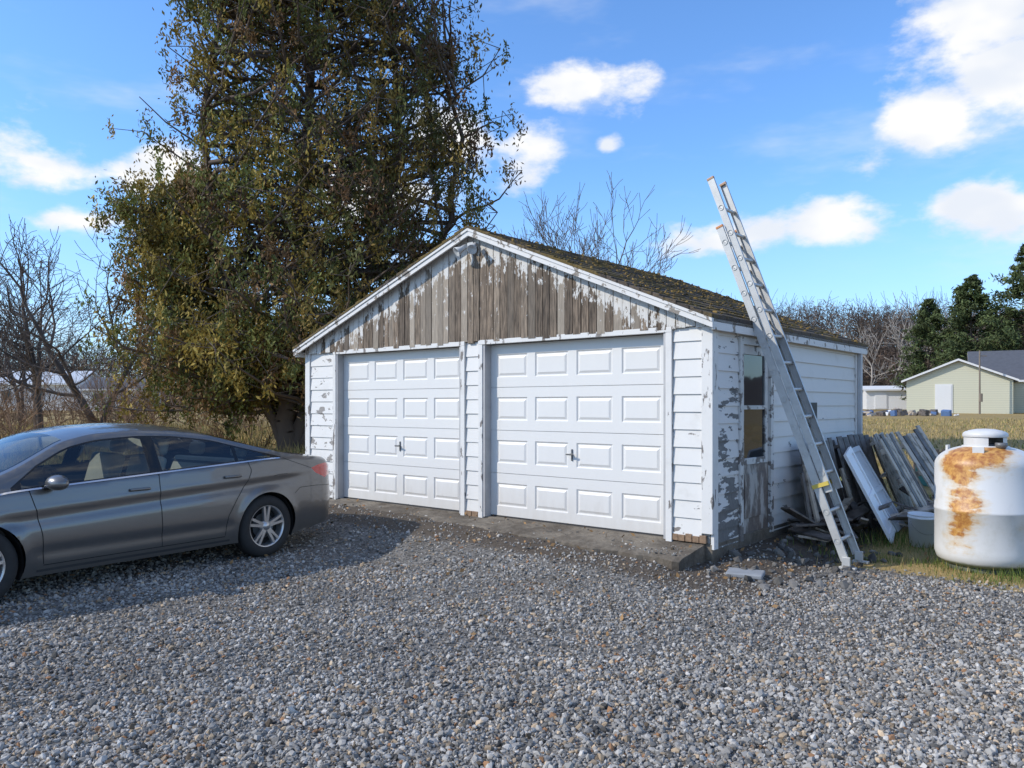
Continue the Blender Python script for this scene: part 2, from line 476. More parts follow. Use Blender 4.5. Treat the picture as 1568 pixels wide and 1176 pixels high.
box(bm, GW, GW+.036, .001, .095, .20, 2.5); box(bm, GW, GW+.036, GD-.09, GD+.03, .2, 2.5)
box(bm, -.036, 0, .001, .09, .26, 2.5)
for x0, x1 in ((.665, .735), (3.30, 3.37), (3.605, 3.675), (6.235, 6.305)):
    box(bm, x0, x1, -.042, .0, SB-.02, 2.40)
box(bm, .665, 3.37, -.044, 0, 2.401, 2.458); box(bm, 3.605, 6.305, -.044, 0, 2.401, 2.458)
bm_obj('corner_and_door_trim', bm, white, garage, bevel=.003)
bm = bmesh.new()
for x0, x1 in ((.735, .765), (3.268, 3.30), (3.675, 3.708), (6.205, 6.235)):
    box(bm, x0, x1, -.030, .16, SB, 2.40)
bm_obj('door_jambs', bm, simple('jamb_paint', (.42, .41, .40), .6, var=.3, nscale=5), garage)

def garage_door(name, x0, x1):
    bm = bmesh.new()
    z0, z1 = SB+.012, 2.40; rows = 4; sh = (z1-z0)/rows; y = .09
    wdt = x1-x0
    pw = wdt*.195; gap = (wdt-4*pw)/4.6; mg = (wdt-4*pw-3*gap)/2
    for r in range(rows):
        a = z0+r*sh+.003; bt = z0+(r+1)*sh-.003
        xs = [x0]; 
        for c in range(4): xs += [x0+mg+c*(pw+gap), x0+mg+c*(pw+gap)+pw]
        xs.append(x1); zs = [a, a+sh*.225, bt-sh*.225, bt]
        g = [[bm.verts.new((xx, y, zz)) for xx in xs] for zz in zs]
        for j in range(3):
            for i in range(len(xs)-1):
                if j == 1 and i % 2 == 1:
                    cur = [g[1][i], g[1][i+1], g[2][i+1], g[2][i]]
                    for ins, yy in ((.014, y+.012), (.024, y+.012), (.05, y+.001)):
                        X0, X1, Z0, Z1 = xs[i]+ins, xs[i+1]-ins, zs[1]+ins, zs[2]-ins
                        nw = [bm.verts.new(p) for p in ((X0, yy, Z0), (X1, yy, Z0), (X1, yy, Z1), (X0, yy, Z1))]
                        for q in range(4):
                            bm.faces.new([cur[q], cur[(q+1) % 4], nw[(q+1) % 4], nw[q]])
                        cur = nw
                    bm.faces.new(cur)
                else:
                    bm.faces.new([g[j][i], g[j][i+1], g[j+1][i+1], g[j+1][i]])
        for zz in (a, bt):
            bm.faces.new([bm.verts.new(p) for p in ((x0, y, zz), (x1, y, zz), (x1, y+.02, zz), (x0, y+.02, zz))])
        bm.faces.new([bm.verts.new(p) for p in ((x0, y+.02, a-.003), (x1, y+.02, a-.003), (x1, y+.02, bt+.003), (x0, y+.02, bt+.003))])
    bm_obj(name, bm, doorw, garage)
    bm = bmesh.new()
    cx = (x0+x1)/2; hz = z0+sh*1.52
    box(bm, cx-.009, cx+.009, y-.012, y-.001, hz-.075, hz+.06)
    lathe(bm, [(0.001, y-.05), (.012, y-.05), (.012, y-.012)], 10, axis='Y', M=Matrix.Translation((cx, 0, hz)))
    box(bm, cx-.05, cx+.05, y-.062, y-.048, hz-.009, hz+.009)
    bm_obj(name+'_handle', bm, simple('handle_metal', (.14, .14, .14), .4, .7), garage, bevel=.002)
    bm = bmesh.new(); box(bm, x0, x1, y-.004, y+.03, SB-.02, z0+.006)
    bm_obj(name+'_seal', bm, simple('rubber', (.03, .03, .03)), garage)
garage_door('overhead_door', .765, 3.268)
garage_door('overhead_door_b', 3.708, 6.205)
bm = bmesh.new(); box(bm, .76, 6.21, .125, .13, SB, 2.42)
bm_obj('door_backing', bm, simple('dark_gap2', (.02, .02, .02)), garage)

# roof
EZ, PZ, OX, OY0, OY1 = 2.50, 3.85, .10, .17, .25
mid = 3.55
XE = {-1: -.14, 1: GW+OX}
SLP = {s: (PZ-EZ)/abs(XE[s]-mid) for s in (-1, 1)}
def rz(x): return PZ-abs(x-mid)*SLP[-1 if x < mid else 1]
roofm, nt, b = new_mat('mossy_shingles')
v = coords(nt); n1 = noise(nt, v, 2.2, 5, .65); n2 = noise(nt, v, 22, 4, .7)
br = node(nt, 'ShaderNodeTexBrick', {'Vector': node(nt, 'ShaderNodeMapping', {0: v, 2: (0, 0, math.pi/2)}).outputs[0], 'Scale': 1.0, 'Color1': (.055, .043, .035, 1), 'Color2': (.12, .092, .07, 1), 'Mortar': (.015, .012, .01, 1), 'Mortar Size': .01, 'Brick Width': .3, 'Row Height': .14})
ms = mix(nt, n2, (.065, .045, .014), (.22, .15, .045))
setb(nt, b, Base_Color=mix(nt, ramp(nt, math_(nt, 'ADD', n1, math_(nt, 'MULTIPLY', n2, .3)), .57, .75), br.outputs[0], ms), Roughness=.95)
bump(nt, b, math_(nt, 'ADD', n2, n1), .9, .03)
bm = bmesh.new()
rowsn = 17
for sgn in (-1, 1):
    for k in range(rowsn):
        xa = mid+(XE[sgn]-mid)*k/rowsn; xb = mid+(XE[sgn]-mid)*(k+1)/rowsn
        th0, th1 = .028, .042
        for q in range(22):
            ya = -OY0-.02+(GD+OY0+OY1+.04)*q/22; yb = -OY0-.02+(GD+OY0+OY1+.04)*(q+1)/22
            j = random.uniform(-.004, .006)
            ra_, rb_ = PZ-abs(xa-mid)*SLP[sgn], PZ-abs(xb-mid)*SLP[sgn]
            P = [(xa, ya, ra_+th0), (xb, ya, rb_+th1+j), (xb, yb, rb_+th1+j), (xa, yb, ra_+th0)]
            bz_ = [ra_, rb_, rb_, ra_]
            top = [bm.verts.new(p) for p in P]; bot = [bm.verts.new((p[0], p[1], zz+.002)) for p, zz in zip(P, bz_)]
            bm.faces.new(top); bm.faces.new(bot[::-1])
            for i in range(4): bm.faces.new([top[i], bot[i], bot[(i+1) % 4], top[(i+1) % 4]])
bm_obj('roof_shingles', bm, roofm, garage)
bm = bmesh.new()
for sgn in (-1, 1):
    xa, xb = mid, XE[sgn]
    P = [(xa, -OY0+.03, PZ-.002), (xb, -OY0+.03, EZ-.002), (xb, GD+OY1-.03, EZ-.002), (xa, GD+OY1-.03, PZ-.002)]
    top = [bm.verts.new(p) for p in P]; bot = [bm.verts.new((p[0], p[1], p[2]-.03)) for p in P]
    bm.faces.new(top); bm.faces.new(bot[::-1])
    for i in range(4): bm.faces.new([top[i], bot[i], bot[(i+1) % 4], top[(i+1) % 4]])
bm_obj('roof_deck', bm, simple('deck_wood', (.18, .14, .1)), garage)
fascia = peel('fascia_paint', base=(.66, .64, .61), under=(.2, .17, .14), lo=.56, hi=.60, sc=(3, 3, 3), nscale=2.4, dirt=.14)
bm = bmesh.new()
for sgn in (-1, 1):
    for yy in ((-OY0, -OY0+.028), (GD+OY1-.028, GD+OY1)):
        xb = XE[sgn]
        for dz0, dz1, dy in ((0, -.095, 0), (.0, -.035, .014)):
            y0, y1 = yy[0]-dy, yy[1] if dy == 0 else yy[0]-.0005
            P = [(mid, y0, PZ+dz0), (xb, y0, EZ+dz0), (xb, y0, EZ+dz1), (mid, y0, PZ+dz1)]
            f = [bm.verts.new(p) for p in P]; bk = [bm.verts.new((p[0], y1, p[2])) for p in P]
            bm.faces.new(f); bm.faces.new(bk[::-1])
            for i in range(4): bm.faces.new([f[i], bk[i], bk[(i+1) % 4], f[(i+1) % 4]])
for sgn in (-1, 1):
    xb = XE[sgn]; x0, x1 = sorted((xb, xb-sgn*.025))
    box(bm, x0, x1, -OY0+.03, GD+OY1-.03, EZ-.11, EZ-.003)
    x0, x1 = sorted((xb-sgn*.027, (0 if sgn < 0 else GW)-sgn*.03))
    box(bm, x0, x1, -.03, GD+.03, EZ-.06, EZ-.04)
bm_obj('fascia_boards', bm, fascia, garage, bevel=.002)
gabm, nt, b = new_mat('weathered_gable_boards')
at = node(nt, 'ShaderNodeVertexColor', layer_name='Col'); sp = node(nt, 'ShaderNodeSeparateColor', {0: at.outputs[0]})
v = coords(nt); rnd = sp.outputs[0]; up = sp.outputs[1]; rnd2 = sp.outputs[2]
g1 = noise(nt, node(nt, 'ShaderNodeMapping', {0: v, 3: (18, 1, 1.6)}).outputs[0], 2.2, 5, .7); g2 = noise(nt, node(nt, 'ShaderNodeMapping', {0: v, 3: (70, 1, 3)}).outputs[0], 2, 3)
wood = mix(nt, ramp(nt, g1, .3, .7), (.040, .028, .018), (.29, .225, .165))
wood = mix(nt, math_(nt, 'MULTIPLY', ramp(nt, rnd, .35, 1), .8), wood, mix(nt, g2, (.18, .155, .125), (.48, .43, .36)))
wood = mix(nt, 1.0, wood, mix(nt, rnd2, (.55, .52, .49), (1.2, 1.15, 1.09)), 'MULTIPLY')
wood = mix(nt, 1.0, wood, mix(nt, g2, (.6, .6, .6), (1.35, 1.35, 1.35)), 'MULTIPLY')
pm = math_(nt, 'ADD', noise(nt, node(nt, 'ShaderNodeMapping', {0: v, 3: (8, 1, 3.2)}).outputs[0], 1.8, 5, .75), math_(nt, 'MULTIPLY', up, .32))
pm = math_(nt, 'ADD', pm, math_(nt, 'MULTIPLY', math_(nt, 'SUBTRACT', rnd2, .5), .16))
pf = ramp(nt, pm, .655, .71)
setb(nt, b, Base_Color=mix(nt, math_(nt, 'MULTIPLY', pf, .92), wood, (.66, .64, .60)), Roughness=.8)
bump(nt, b, g1, .6, .008)
VV, FF, CC = [], [], []
x = -.02; k = 0
while x < GW+.0:
    wd = .108+random.uniform(-.008, .008); x1 = min(x+wd, GW+.03)
    zb = 2.442+random.uniform(-.018, .008); rd = random.random(); rd2 = random.random()
    yo = -.040-random.uniform(0, .010)
    ta, tb = rz(x)-.035, rz(x1)-.035
    nseg = 6; gp_ = random.uniform(.005, .012)
    o = len(VV)
    for yv in (yo, -.016):
        for (X, tz) in ((x, ta), (x1-gp_, tb)):
            for s in range(nseg+1):
                zz = zb+(max(tz, zb+.01)-zb)*s/nseg
                upv = max(0, 1-(tz-zz)/.5)
                VV.append((X, yv, zz)); CC.append((rd, upv, rd2))
    m_ = nseg+1
    for s in range(nseg):
        FF.append((o+s, o+m_+s, o+m_+s+1, o+s+1))
        FF.append((o+2*m_+s, o+s, o+s+1, o+2*m_+s+1))
        FF.append((o+m_+s, o+3*m_+s, o+3*m_+s+1, o+m_+s+1))
    FF.append((o, o+2*m_, o+3*m_, o+m_))
    k += 1; x = x1
mesh_np('gable_boards', np.array(VV), np.array(FF), gabm, np.array(CC), parent=garage)
bm = bmesh.new()
for y in (-.012, GD-.002):
    P = [(-.02, y, 2.441), (GW+.02, y, 2.441), (GW+.02, y, rz(GW+.02)-.04), (mid, y, PZ-.04), (-.02, y, rz(-.02)-.04)]
    f = [bm.verts.new(p) for p in P]; bk = [bm.verts.new((p[0], p[1]+.012, p[2])) for p in P]
    bm.faces.new(f); bm.faces.new(bk[::-1])
    for i in range(5): bm.faces.new([f[i], bk[i], bk[(i+1) % 5], f[(i+1) % 5]])
bm_obj('gable_backing', bm, simple('gable_dark', (.03, .025, .02)), garage)
bm = bmesh.new()
box(bm, mid-.06, mid+.04, -.12, -.052, 3.58, 3.68)
for s, ax in ((-1, -.11), (1, .10)):
    Mx = Matrix.Translation((mid+ax, -.17, 3.60)) @ Matrix.Rotation(math.radians(125), 4, 'X') @ Matrix.Rotation(math.radians(20*s), 4, 'Y')
    lathe(bm, [(.001, -.08), (.032, -.08), (.034, 0), (.065, .08), (.06, .08), (.001, .05)], 16, M=Mx)
bm_obj('floodlight', bm, simple('lamp_grey', (.5, .5, .49), .5), garage)
bm = bmesh.new()
box(bm, GW, GW+.038, .625, .705, .20, 2.379); box(bm, GW, GW+.038, 1.455, 1.535, .20, 2.379); box(bm, GW, GW+.036, .706, 1.454, 2.30, 2.379)
for y0, y1, z0, z1 in ((.706, .79, 1.0, 2.299), (1.37, 1.454, 1.0, 2.299), (.791, 1.369, 2.2, 2.299), (.791, 1.369, 1.0, 1.07), (.791, 1.369, 1.60, 1.645)):
    box(bm, GW-.035, GW+.004, y0, y1, z0, z1)
bm_obj('side_door_frame', bm, peel('sd_paint', base=(.62, .61, .58), lo=.52, hi=.57, dirt=.2, zfade=.04), garage, bevel=.002)
bm = bmesh.new(); box(bm, GW-.035, GW-.002, .706, 1.454, .2, .998); box(bm, GW-.001, GW+.008, .80, 1.36, .42, .9)
bm_obj('side_door_panel', bm, peel('sd_wood', base=(.45, .42, .38), under=(.15, .12, .10), lo=.45, hi=.58, nscale=2.0, sc=(3, 3, 1), dirt=.25, zfade=.08), garage, bevel=.003)
gl, nt, b = new_mat('window_glass_dark'); setb(nt, b, Base_Color=(.02, .025, .03), Roughness=.04); b.inputs['Specular IOR Level'].default_value = .5
bump(nt, b, noise(nt, coords(nt), 3, 2), .06, .02)
bm = bmesh.new(); box(bm, GW-.025, GW-.015, .79, 1.37, 1.07, 2.2)
bm_obj('side_door_glass', bm, gl, garage)
bm = bmesh.new()
box(bm, -.03, GW+.02, .0, GD+.03, -.3, SB-.001)
bm_obj('concrete_slab', bm, conc, garage, bevel=.012)
nxa, nya = 110, 12; xsA = np.linspace(.15, 6.66, nxa); rA = np.random.default_rng(4)
edge = -np.interp(xsA, [.1, 2.8, 3.4, 4.2, 6.4, 6.66], [.24, .30, .40, .47, .55, .52])+.035*np.sin(xsA*5.3)+.025*np.sin(xsA*13)+rA.normal(0, .014, nxa)
zo = np.interp(xsA, [.1, 3, 5, 6.66], [.222, .215, .195, .165])
VA = []
for i in range(nxa):
    for j in range(nya):
        t = j/(nya-1); yy = -.001+(edge[i]+.001)*t
        zz = (SB-.012)+(zo[i]-(SB-.012))*t+rA.normal(0, .0018)-(.012 if j == nya-1 else 0)
        VA.append((xsA[i], yy, zz))
    VA.append((xsA[i], edge[i]-.015, -.1))
m_ = nya+1; FA = [(i*m_+j, (i+1)*m_+j, (i+1)*m_+j+1, i*m_+j+1) for i in range(nxa-1) for j in range(nya)]
sd0 = len(VA); e0 = (nxa-1)*m_
VA += [(xsA[-1], VA[e0+j][1], -.1) for j in range(nya)]
FA += [(e0+j, sd0+j, sd0+j+1, e0+j+1) for j in range(nya-1)]
mesh_np('concrete_apron', np.array(VA), np.array(FA), conc, smooth=False, parent=garage)
bm = bmesh.new()
for i in range(5):
    a = 6.30+i*.078; box(bm, a, a+.072, -.03-random.uniform(0, .012), -.001, SB+.0, SB+.065+random.uniform(-.02, .02))
for i in range(2): box(bm, 3.38+i*.11, 3.48+i*.11, -.035, -.001, SB-.02, SB+.05)
bm_obj('rotten_sill', bm, simple('rotten_wood', (.24, .155, .095), .9, var=.6, nscale=25), garage, bevel=.004)
bm = bmesh.new(); box(bm, GW+.038, GW+.09, GD-.02, GD+.05, .3, 2.42)
bm_obj('downspout', bm, simple('gutter', (.5, .5, .5), .5), garage, bevel=.008)
n = 2000
X = RNG.uniform(mid-1.5, XE[1], n); Y = RNG.uniform(-OY0, GD+OY1, n)
k = RNG.uniform(size=n) < .25+.65*(np.sin(X*4+Y*3)*np.sin(Y*5-X*2) > 0)
X, Y = X[k], Y[k]; Z = np.array([rz(q) for q in X])+.038
V, Fa = stones(np.column_stack([X, Y, Z]), RNG.uniform(.01, .028, len(X)), RNG, flat=.5)
mc = np.where((RNG.uniform(size=len(X)) < .45)[:, None], np.array([.20, .13, .04]), np.array([.085, .065, .026]))*RNG.uniform(.6, 1.4, (len(X), 1))
mesh_np('roof_moss', V, Fa, attr_mat('moss_mat', .95), np.repeat(mc, 12, 0), parent=garage)

# ------------------------------------------------------------------ ladder (garage coords)
alu, nt, b = new_mat('ladder_aluminium')
v = coords(nt); setb(nt, b, Base_Color=mix(nt, noise(nt, v, 8, 5, .7), (.36, .355, .34), (.64, .63, .60)), Metallic=.35, Roughness=.5)
orange = simple('orange_plastic', (.55, .22, .07), .5)
ladder = empty('extension_ladder', GM)
D = Vector((-.366, -.034, 1)).normalized(); Nn = Vector((1, 0, .366)).normalized(); Yv = D.cross(Nn).normalized(); Nn = Yv.cross(D).normalized()
LB = 7.76
LM = Matrix(((Nn.x, Yv.x, D.x, LB), (Nn.y, Yv.y, D.y, .88), (Nn.z, Yv.z, D.z, .03), (0, 0, 0, 1)))
def section(name, y0, y1, s0, s1, noff, cap):
    bm = bmesh.new(); M = LM
    for yy, sg in ((y0, 1), (y1, -1)):
        a, c_ = sorted((yy, yy+sg*.004))
        box(bm, noff-.038, noff+.038, a, c_, s0, s1, M=M)
        for n0 in (-.038, .034):
            a, c_ = sorted((yy+sg*.0045, yy+sg*.030)); box(bm, noff+n0, noff+n0+.004, a, c_, s0, s1, M=M)
    s = s0+.2
    while s < s1-.08:
        Mr = M @ Matrix.Translation((noff, 0, s))
        lathe(bm, [(.019, y0+.001), (.019, y1-.001)], 8, M=Mr, axis='Y')
        for yy, sg in ((y0, 1), (y1, -1)):
            lathe(bm, [(.03, yy-sg*.006), (.03, yy+sg*.008), (.001, yy-sg*.006)], 8, M=Mr, axis='Y')
        s += .305
    bm_obj(name, bm, alu, ladder)
    bm = bmesh.new()
    for yy in (y0-.004, y1-.030):
        box(bm, noff-.042, noff+.042, yy, yy+.034, s1-.01, s1+.02, M=M)
    bm_obj(name+'_caps', bm, cap, ladder, bevel=.006)
section('base_section', 0, .42, .06, 3.80, 0, orange)
section('fly_section', .035, .385, .75, 4.36, .082, simple('cap_grey', (.45, .27, .16), .5))
bm = bmesh.new()
for yy in (.88, 1.30):
    box(bm, LB-.07, LB+.09, yy-.03, yy+.03, .005, .03)
    box(bm, LB-.04, LB+.04, yy-.036, yy-.008, .031, .13)
bm_obj('feet', bm, alu, ladder, bevel=.004)
bm = bmesh.new()
for yy in (-.008, .398): box(bm, -.045, .125, yy, yy+.03, .82, .86, M=LM)
bm_obj('rung_locks', bm, simple('yellow_label', (.6, .45, .08), .6), ladder)

# ------------------------------------------------------------------ car
RW = np.array([-2.65, 8.5]); fdir = np.array([-.577, -.817]); ldir = np.array([.817, -.577])
XR, XF, WHR = 1.065, 3.86, .335
org = RW-fdir*XR-ldir*.90
CM = Matrix(((fdir[0], ldir[0], 0, org[0]), (fdir[1], ldir[1], 0, org[1]), (0, 0, 1, 0), (0, 0, 0, 1)))
car = empty('parked_car', CM)
def sm(xs, ys, k=.10):
    X = np.linspace(-.6, 5.4, 1201); Y = np.interp(X, xs, ys)
    w_ = max(3, int(k/.005)); ker = np.hanning(w_*2+1); ker /= ker.sum()
    Y = np.convolve(np.pad(Y, w_, mode='edge'), ker, 'valid')
    return lambda x: np.interp(x, X, Y)
zc_f = sm([0, .05, .14, .45, .75, 1.2, 1.65, 2.05, 2.4, 2.8, 3.08, 3.45, 3.85, 4.0, 4.4, 4.62, 4.78, 4.86],
          [.95, 1.01, 1.065, 1.09, 1.14, 1.285, 1.405, 1.458, 1.47, 1.445, 1.385, 1.21, 1.03, .985, .90, .82, .70, .58], .14)
crown = sm([0, .7, 1.2, 1.7, 3.0, 3.5, 3.9, 4.8], [.03, .03, .07, .065, .065, .08, .045, .03], .2)
def ztop(x): return zc_f(x)-crown(x)
belt = sm([0, .3, .9, 3.6, 4.2, 4.9], [.985, 1.02, 1.065, .925, .84, .72], .25)
def plan(x):
    x = np.asarray(x, float)
    r = np.clip((1.1-x)/1.1, 0, 1); f = np.clip((x-3.8)/1.02, 0, 1)
    return .915-.13*r**2.6-.10*np.clip((.22-x)/.22, 0, 1)**2-.17*f**2.4-.12*np.clip((x-4.55)/.27, 0, 1)**2
def Wf(x, z):
    x = np.asarray(x, float); z = np.asarray(z, float)
    bl = belt(x); zt = ztop(x)
    ins = np.where(z < .55, .055*(np.clip(.55-z, 0, 1)/.33)**2, .040*(np.clip(z-.55, 0, None)/(bl-.55+1e-6))**2)
    up = np.clip(z-bl, 0, None)
    ins = np.where(z > bl, .040+.012*np.clip(up/.02, 0, 1)+up*.50+up**2*.28, ins)
    zl = .735+.16*(3.9-x)/3.2
    ins = ins+.020*np.exp(-((z-(zl-.075))/.055)**2)*np.clip((x-.5)/.3, 0, 1)
    ins = ins-.008*np.exp(-((z-zl)/.022)**2)
    ins = ins+.014*np.exp(-((z-.40)/.05)**2)*np.clip((3.5-x)/.2, 0, 1)*np.clip((x-1.4)/.2, 0, 1)
    for cx in (XR, XF):
        r = np.hypot(x-cx, z-WHR); ins = ins-.016*np.exp(-((r-.375)/.045)**2)
    q = np.clip(1-(zt-z)/.05, 0, 1); ins = ins+.03*q**2
    return plan(x)-ins
def inpoly(P, poly):
    x, y = P[:, 0], P[:, 1]; c = np.zeros(len(P), bool); n = len(poly); j = n-1
    for i in range(n):
        xi, yi = poly[i]; xj, yj = poly[j]
        m = ((yi > y) != (yj > y)) & (x < (xj-xi)*(y-yi)/((yj-yi) if yj != yi else 1e-12)+xi)
        c ^= m; j = i
    return c
out = []
def arch(cx, R=.372):
    a0 = math.asin((.20-WHR)/R)
    return [(cx+R*math.cos(a), WHR+R*math.sin(a)) for a in np.linspace(math.pi-a0, a0, 26)]
out += [(.16, .27), (.45, .235)]
out += arch(XR)
out += [(x, .20) for x in np.linspace(1.5, 3.4, 30)]
out += arch(XF)
out += [(4.4, .215), (4.68, .24), (4.78, .34), (4.815, .46), (4.82, .54)]
xs = np.linspace(4.80, .05, 150); out += [(x, float(ztop(x))) for x in xs]
out += [(.035, .93), (.045, .86), (.03, .76), (.0, .66), (.0, .5), (.03, .38), (.09, .3)]
def dlo(x0, x1, tin, bin_, n=40):
    xs = np.linspace(x0, x1, n)
    bot = belt(xs)+.012+bin_
    top = np.minimum(ztop(xs)-.052-tin, belt(xs)+.012+(3.62-xs)*.66-tin)
    top = np.maximum(top, bot+.004)
    return [(x, z) for x, z in zip(xs, bot)]+[(x, z) for x, z in zip(xs[::-1], top[::-1])]
D_out = dlo(.86, 3.58, 0, 0, 60)
G1 = dlo(1.00, 1.40, .016, .01, 14); G2 = dlo(1.44, 2.25, .016, .01, 24); G3 = dlo(2.37, 3.5, .016, .01, 30)
TL = [(.02, .90), (.045, .82), (.20, .80), (.36, .865), (.43, .925), (.30, .955), (.16, .968), (.04, .955)]
HL = [(4.2, .76), (4.5, .66), (4.72, .60), (4.76, .66), (4.55, .775), (4.3, .81)]
polys = [out, D_out, G1, G2, G3, TL, HL]
vl = []; ed = []
for p in polys:
    o = len(vl); vl += [Vector((float(a), float(c_))) for a, c_ in p]; ed += [(o+i, o+(i+1) % len(p)) for i in range(len(p))]
bp = np.array([v[:] for v in vl])
gxx, gzz = np.meshgrid(np.arange(0, 4.85, .04), np.arange(.2, 1.45, .0275)); gp = np.stack([gxx.ravel(), gzz.ravel()], 1)
gp = gp[inpoly(gp, out)]
dmin = np.array([np.min(np.hypot(bp[:, 0]-a, bp[:, 1]-c_)) for a, c_ in gp]); gp = gp[dmin > .013]
vl += [Vector((float(a), float(c_))) for a, c_ in gp]
rv, re_, rf, *_ = geometry.delaunay_2d_cdt(vl, ed, [], 0, 1e-5)
rv = np.array([v[:] for v in rv]); rf = np.array([list(f) for f in rf if len(f) == 3])
cen = rv[rf].mean(1); ok = inpoly(cen, out); rf = rf[ok]; cen = cen[ok]
inG = inpoly(cen, G1) | inpoly(cen, G2) | inpoly(cen, G3); inD = inpoly(cen, D_out)
mi = np.zeros(len(rf), int); mi[inD] = 1; mi[inG] = 2; mi[inpoly(cen, TL)] = 3; mi[inpoly(cen, HL)] = 4
paint, nt, b = new_mat('car_paint_grey')
v = coords(nt); fl = noise(nt, v, 700, 1)
dz = node(nt, 'ShaderNodeSeparateXYZ', {0: v}).outputs[2]
dust = math_(nt, 'MULTIPLY', ramp(nt, dz, .5, .2), .45)
setb(nt, b, Base_Color=mix(nt, dust, mix(nt, fl, (.125, .12, .117), (.19, .183, .176)), (.20, .185, .16)), Metallic=.6, Roughness=.34, Coat_Weight=.9, Coat_Roughness=.04)
blk, nt, b = new_mat('gloss_black_trim'); setb(nt, b, Base_Color=(.012, .012, .012), Roughness=.15)
def glassmat(name, tint, refl=.12):
    g, nt, b = new_mat(name)
    nt.nodes.remove(b)
    tr = node(nt, 'ShaderNodeBsdfTransparent', {0: tint+(1,)}); gs = node(nt, 'ShaderNodeBsdfGlossy', {0: (1, 1, 1, 1), 1: .02})
    fr = node(nt, 'ShaderNodeFresnel', {0: 1.45}).outputs[0]
    f = math_(nt, 'ADD', fr, refl*.3, clamp=True)
    ms_ = node(nt, 'ShaderNodeMixShader', {0: f, 1: tr.outputs[0], 2: gs.outputs[0]})
    nt.links.new(ms_.outputs[0], nt.nodes['Material Output'].inputs[0]); return g
cglass = glassmat('car_glass', (.56, .61, .59))
tail, nt, b = new_mat('tail_lamp_red')
rn = node(nt, 'ShaderNodeTexWave', {'Vector': coords(nt), 'Scale': 14.0, 'Distortion': 1.0}).outputs[1]
setb(nt, b, Base_Color=mix(nt, rn, (.45, .01, .01), (.75, .05, .03)), Roughness=.12, Coat_Weight=1.0)
hlm = simple('headlamp', (.6, .62, .65), .1, .3, bstr=0)
cmats = [paint, blk, cglass, tail, hlm]
for sd in (1, -1):
    V3 = np.column_stack([rv[:, 0], sd*Wf(rv[:, 0], rv[:, 1]), rv[:, 1]])
    fa = rf if sd == -1 else rf[:, ::-1]
    mesh_np('body_side', V3, fa, cmats, smooth=True, parent=car, midx=mi)
xs = np.unique(np.concatenate([np.linspace(.05, 4.80, 110), [.80, 1.62, 3.05, 3.86]])); ts = np.array([-1, -.985, -.93, -.9, -.75, -.55, -.3, 0, .3, .55, .75, .9, .93, .985, 1])
zt = ztop(xs); zc = zc_f(xs); wt = Wf(xs, zt)
VT = np.array([[(x, t*w_, a+(c_-a)*(1-abs(t)**2.3)) for t in ts] for x, w_, a, c_ in zip(xs, wt, zt, zc)]).reshape(-1, 3)
nn_ = len(ts); FT = []; MI = []
for i in range(len(xs)-1):
    xm = (xs[i]+xs[i+1])/2
    for j in range(nn_-1):
        tm = abs((ts[j]+ts[j+1])/2); FT.append((i*nn_+j, (i+1)*nn_+j, (i+1)*nn_+j+1, i*nn_+j+1))
        g_ = (3.05 < xm < 3.86 or .80 < xm < 1.62)
        MI.append(2 if g_ and tm < .9 else (1 if g_ and tm < .93 else 0))
mesh_np('body_top', VT, np.array(FT), cmats, smooth=True, parent=car, midx=MI)
def cap(pts_, sgn, mat_):
    ts2 = np.linspace(-1, 1, 21); V = []; Fq = []
    for (x, z_) in pts_:
        w_ = float(Wf(x, z_))
        for t in ts2: V.append((x+sgn*.06*(1-t**2), t*w_, z_))
    for i in range(len(pts_)-1):
        for j in range(20): Fq.append((i*21+j, i*21+j+1, (i+1)*21+j+1, (i+1)*21+j))
    mesh_np('bumper', np.array(V), np.array(Fq), mat_, smooth=True, parent=car)
cap([(.16, .27), (.09, .3), (.03, .38), (0, .5), (0, .66), (.03, .76), (.045, .86), (.035, .93), (.05, float(ztop(.05)))], -1, paint)
cap([(4.68, .24), (4.78, .34), (4.815, .46), (4.82, .54), (4.80, float(ztop(4.80)))], 1, paint)
def strip(poly, wd, eps, mat_, name, closed=False):
    for sd in (1, -1):
        P = np.array(poly)
        seg = np.hypot(*np.diff(P, axis=0).T); s = np.concatenate([[0], np.cumsum(seg)]); n_ = max(2, int(s[-1]/.03)+1)
        ss = np.linspace(0, s[-1], n_); P = np.column_stack([np.interp(ss, s, P[:, 0]), np.interp(ss, s, P[:, 1])])
        T = np.gradient(P, axis=0); T /= np.linalg.norm(T, axis=1)[:, None]+1e-9; N2 = np.column_stack([-T[:, 1], T[:, 0]])*wd/2
        A = P+N2; B = P-N2
        V = np.concatenate([np.column_stack([A[:, 0], sd*(Wf(A[:, 0], A[:, 1])+eps), A[:, 1]]), np.column_stack([B[:, 0], sd*(Wf(B[:, 0], B[:, 1])+eps), B[:, 1]])])
        Fq = [(i, i+1, n_+i+1, n_+i) for i in range(n_-1)]
        mesh_np(name, V, np.array(Fq), mat_, smooth=True, parent=car)
seam = simple('panel_gap', (.01, .01, .01), .8, bstr=0); chrome = simple('chrome_trim', (.75, .75, .77), .12, 1.0, var=.02, bstr=0)
bz = lambda x: float(belt(x))
strip([(3.45, bz(3.45)), (3.40, .75), (3.36, .55), (3.34, .30)], .007, .0015, seam, 'door_gap_front')
strip([(2.30, bz(2.30)), (2.29, .6), (2.27, .29)], .007, .0015, seam, 'door_gap_mid')
strip([(1.30, bz(1.3)), (1.26, .95), (1.33, .82), (1.45, .68), (1.56, .5), (1.58, .3)], .007, .0015, seam, 'door_gap_rear')
strip([(3.34, .29), (1.58, .29)], .007, .0015, seam, 'door_gap_bottom')
strip([(.06, .70), (.35, .72), (.62, .72), (.70, .66)], .005, .0015, seam, 'bumper_gap')
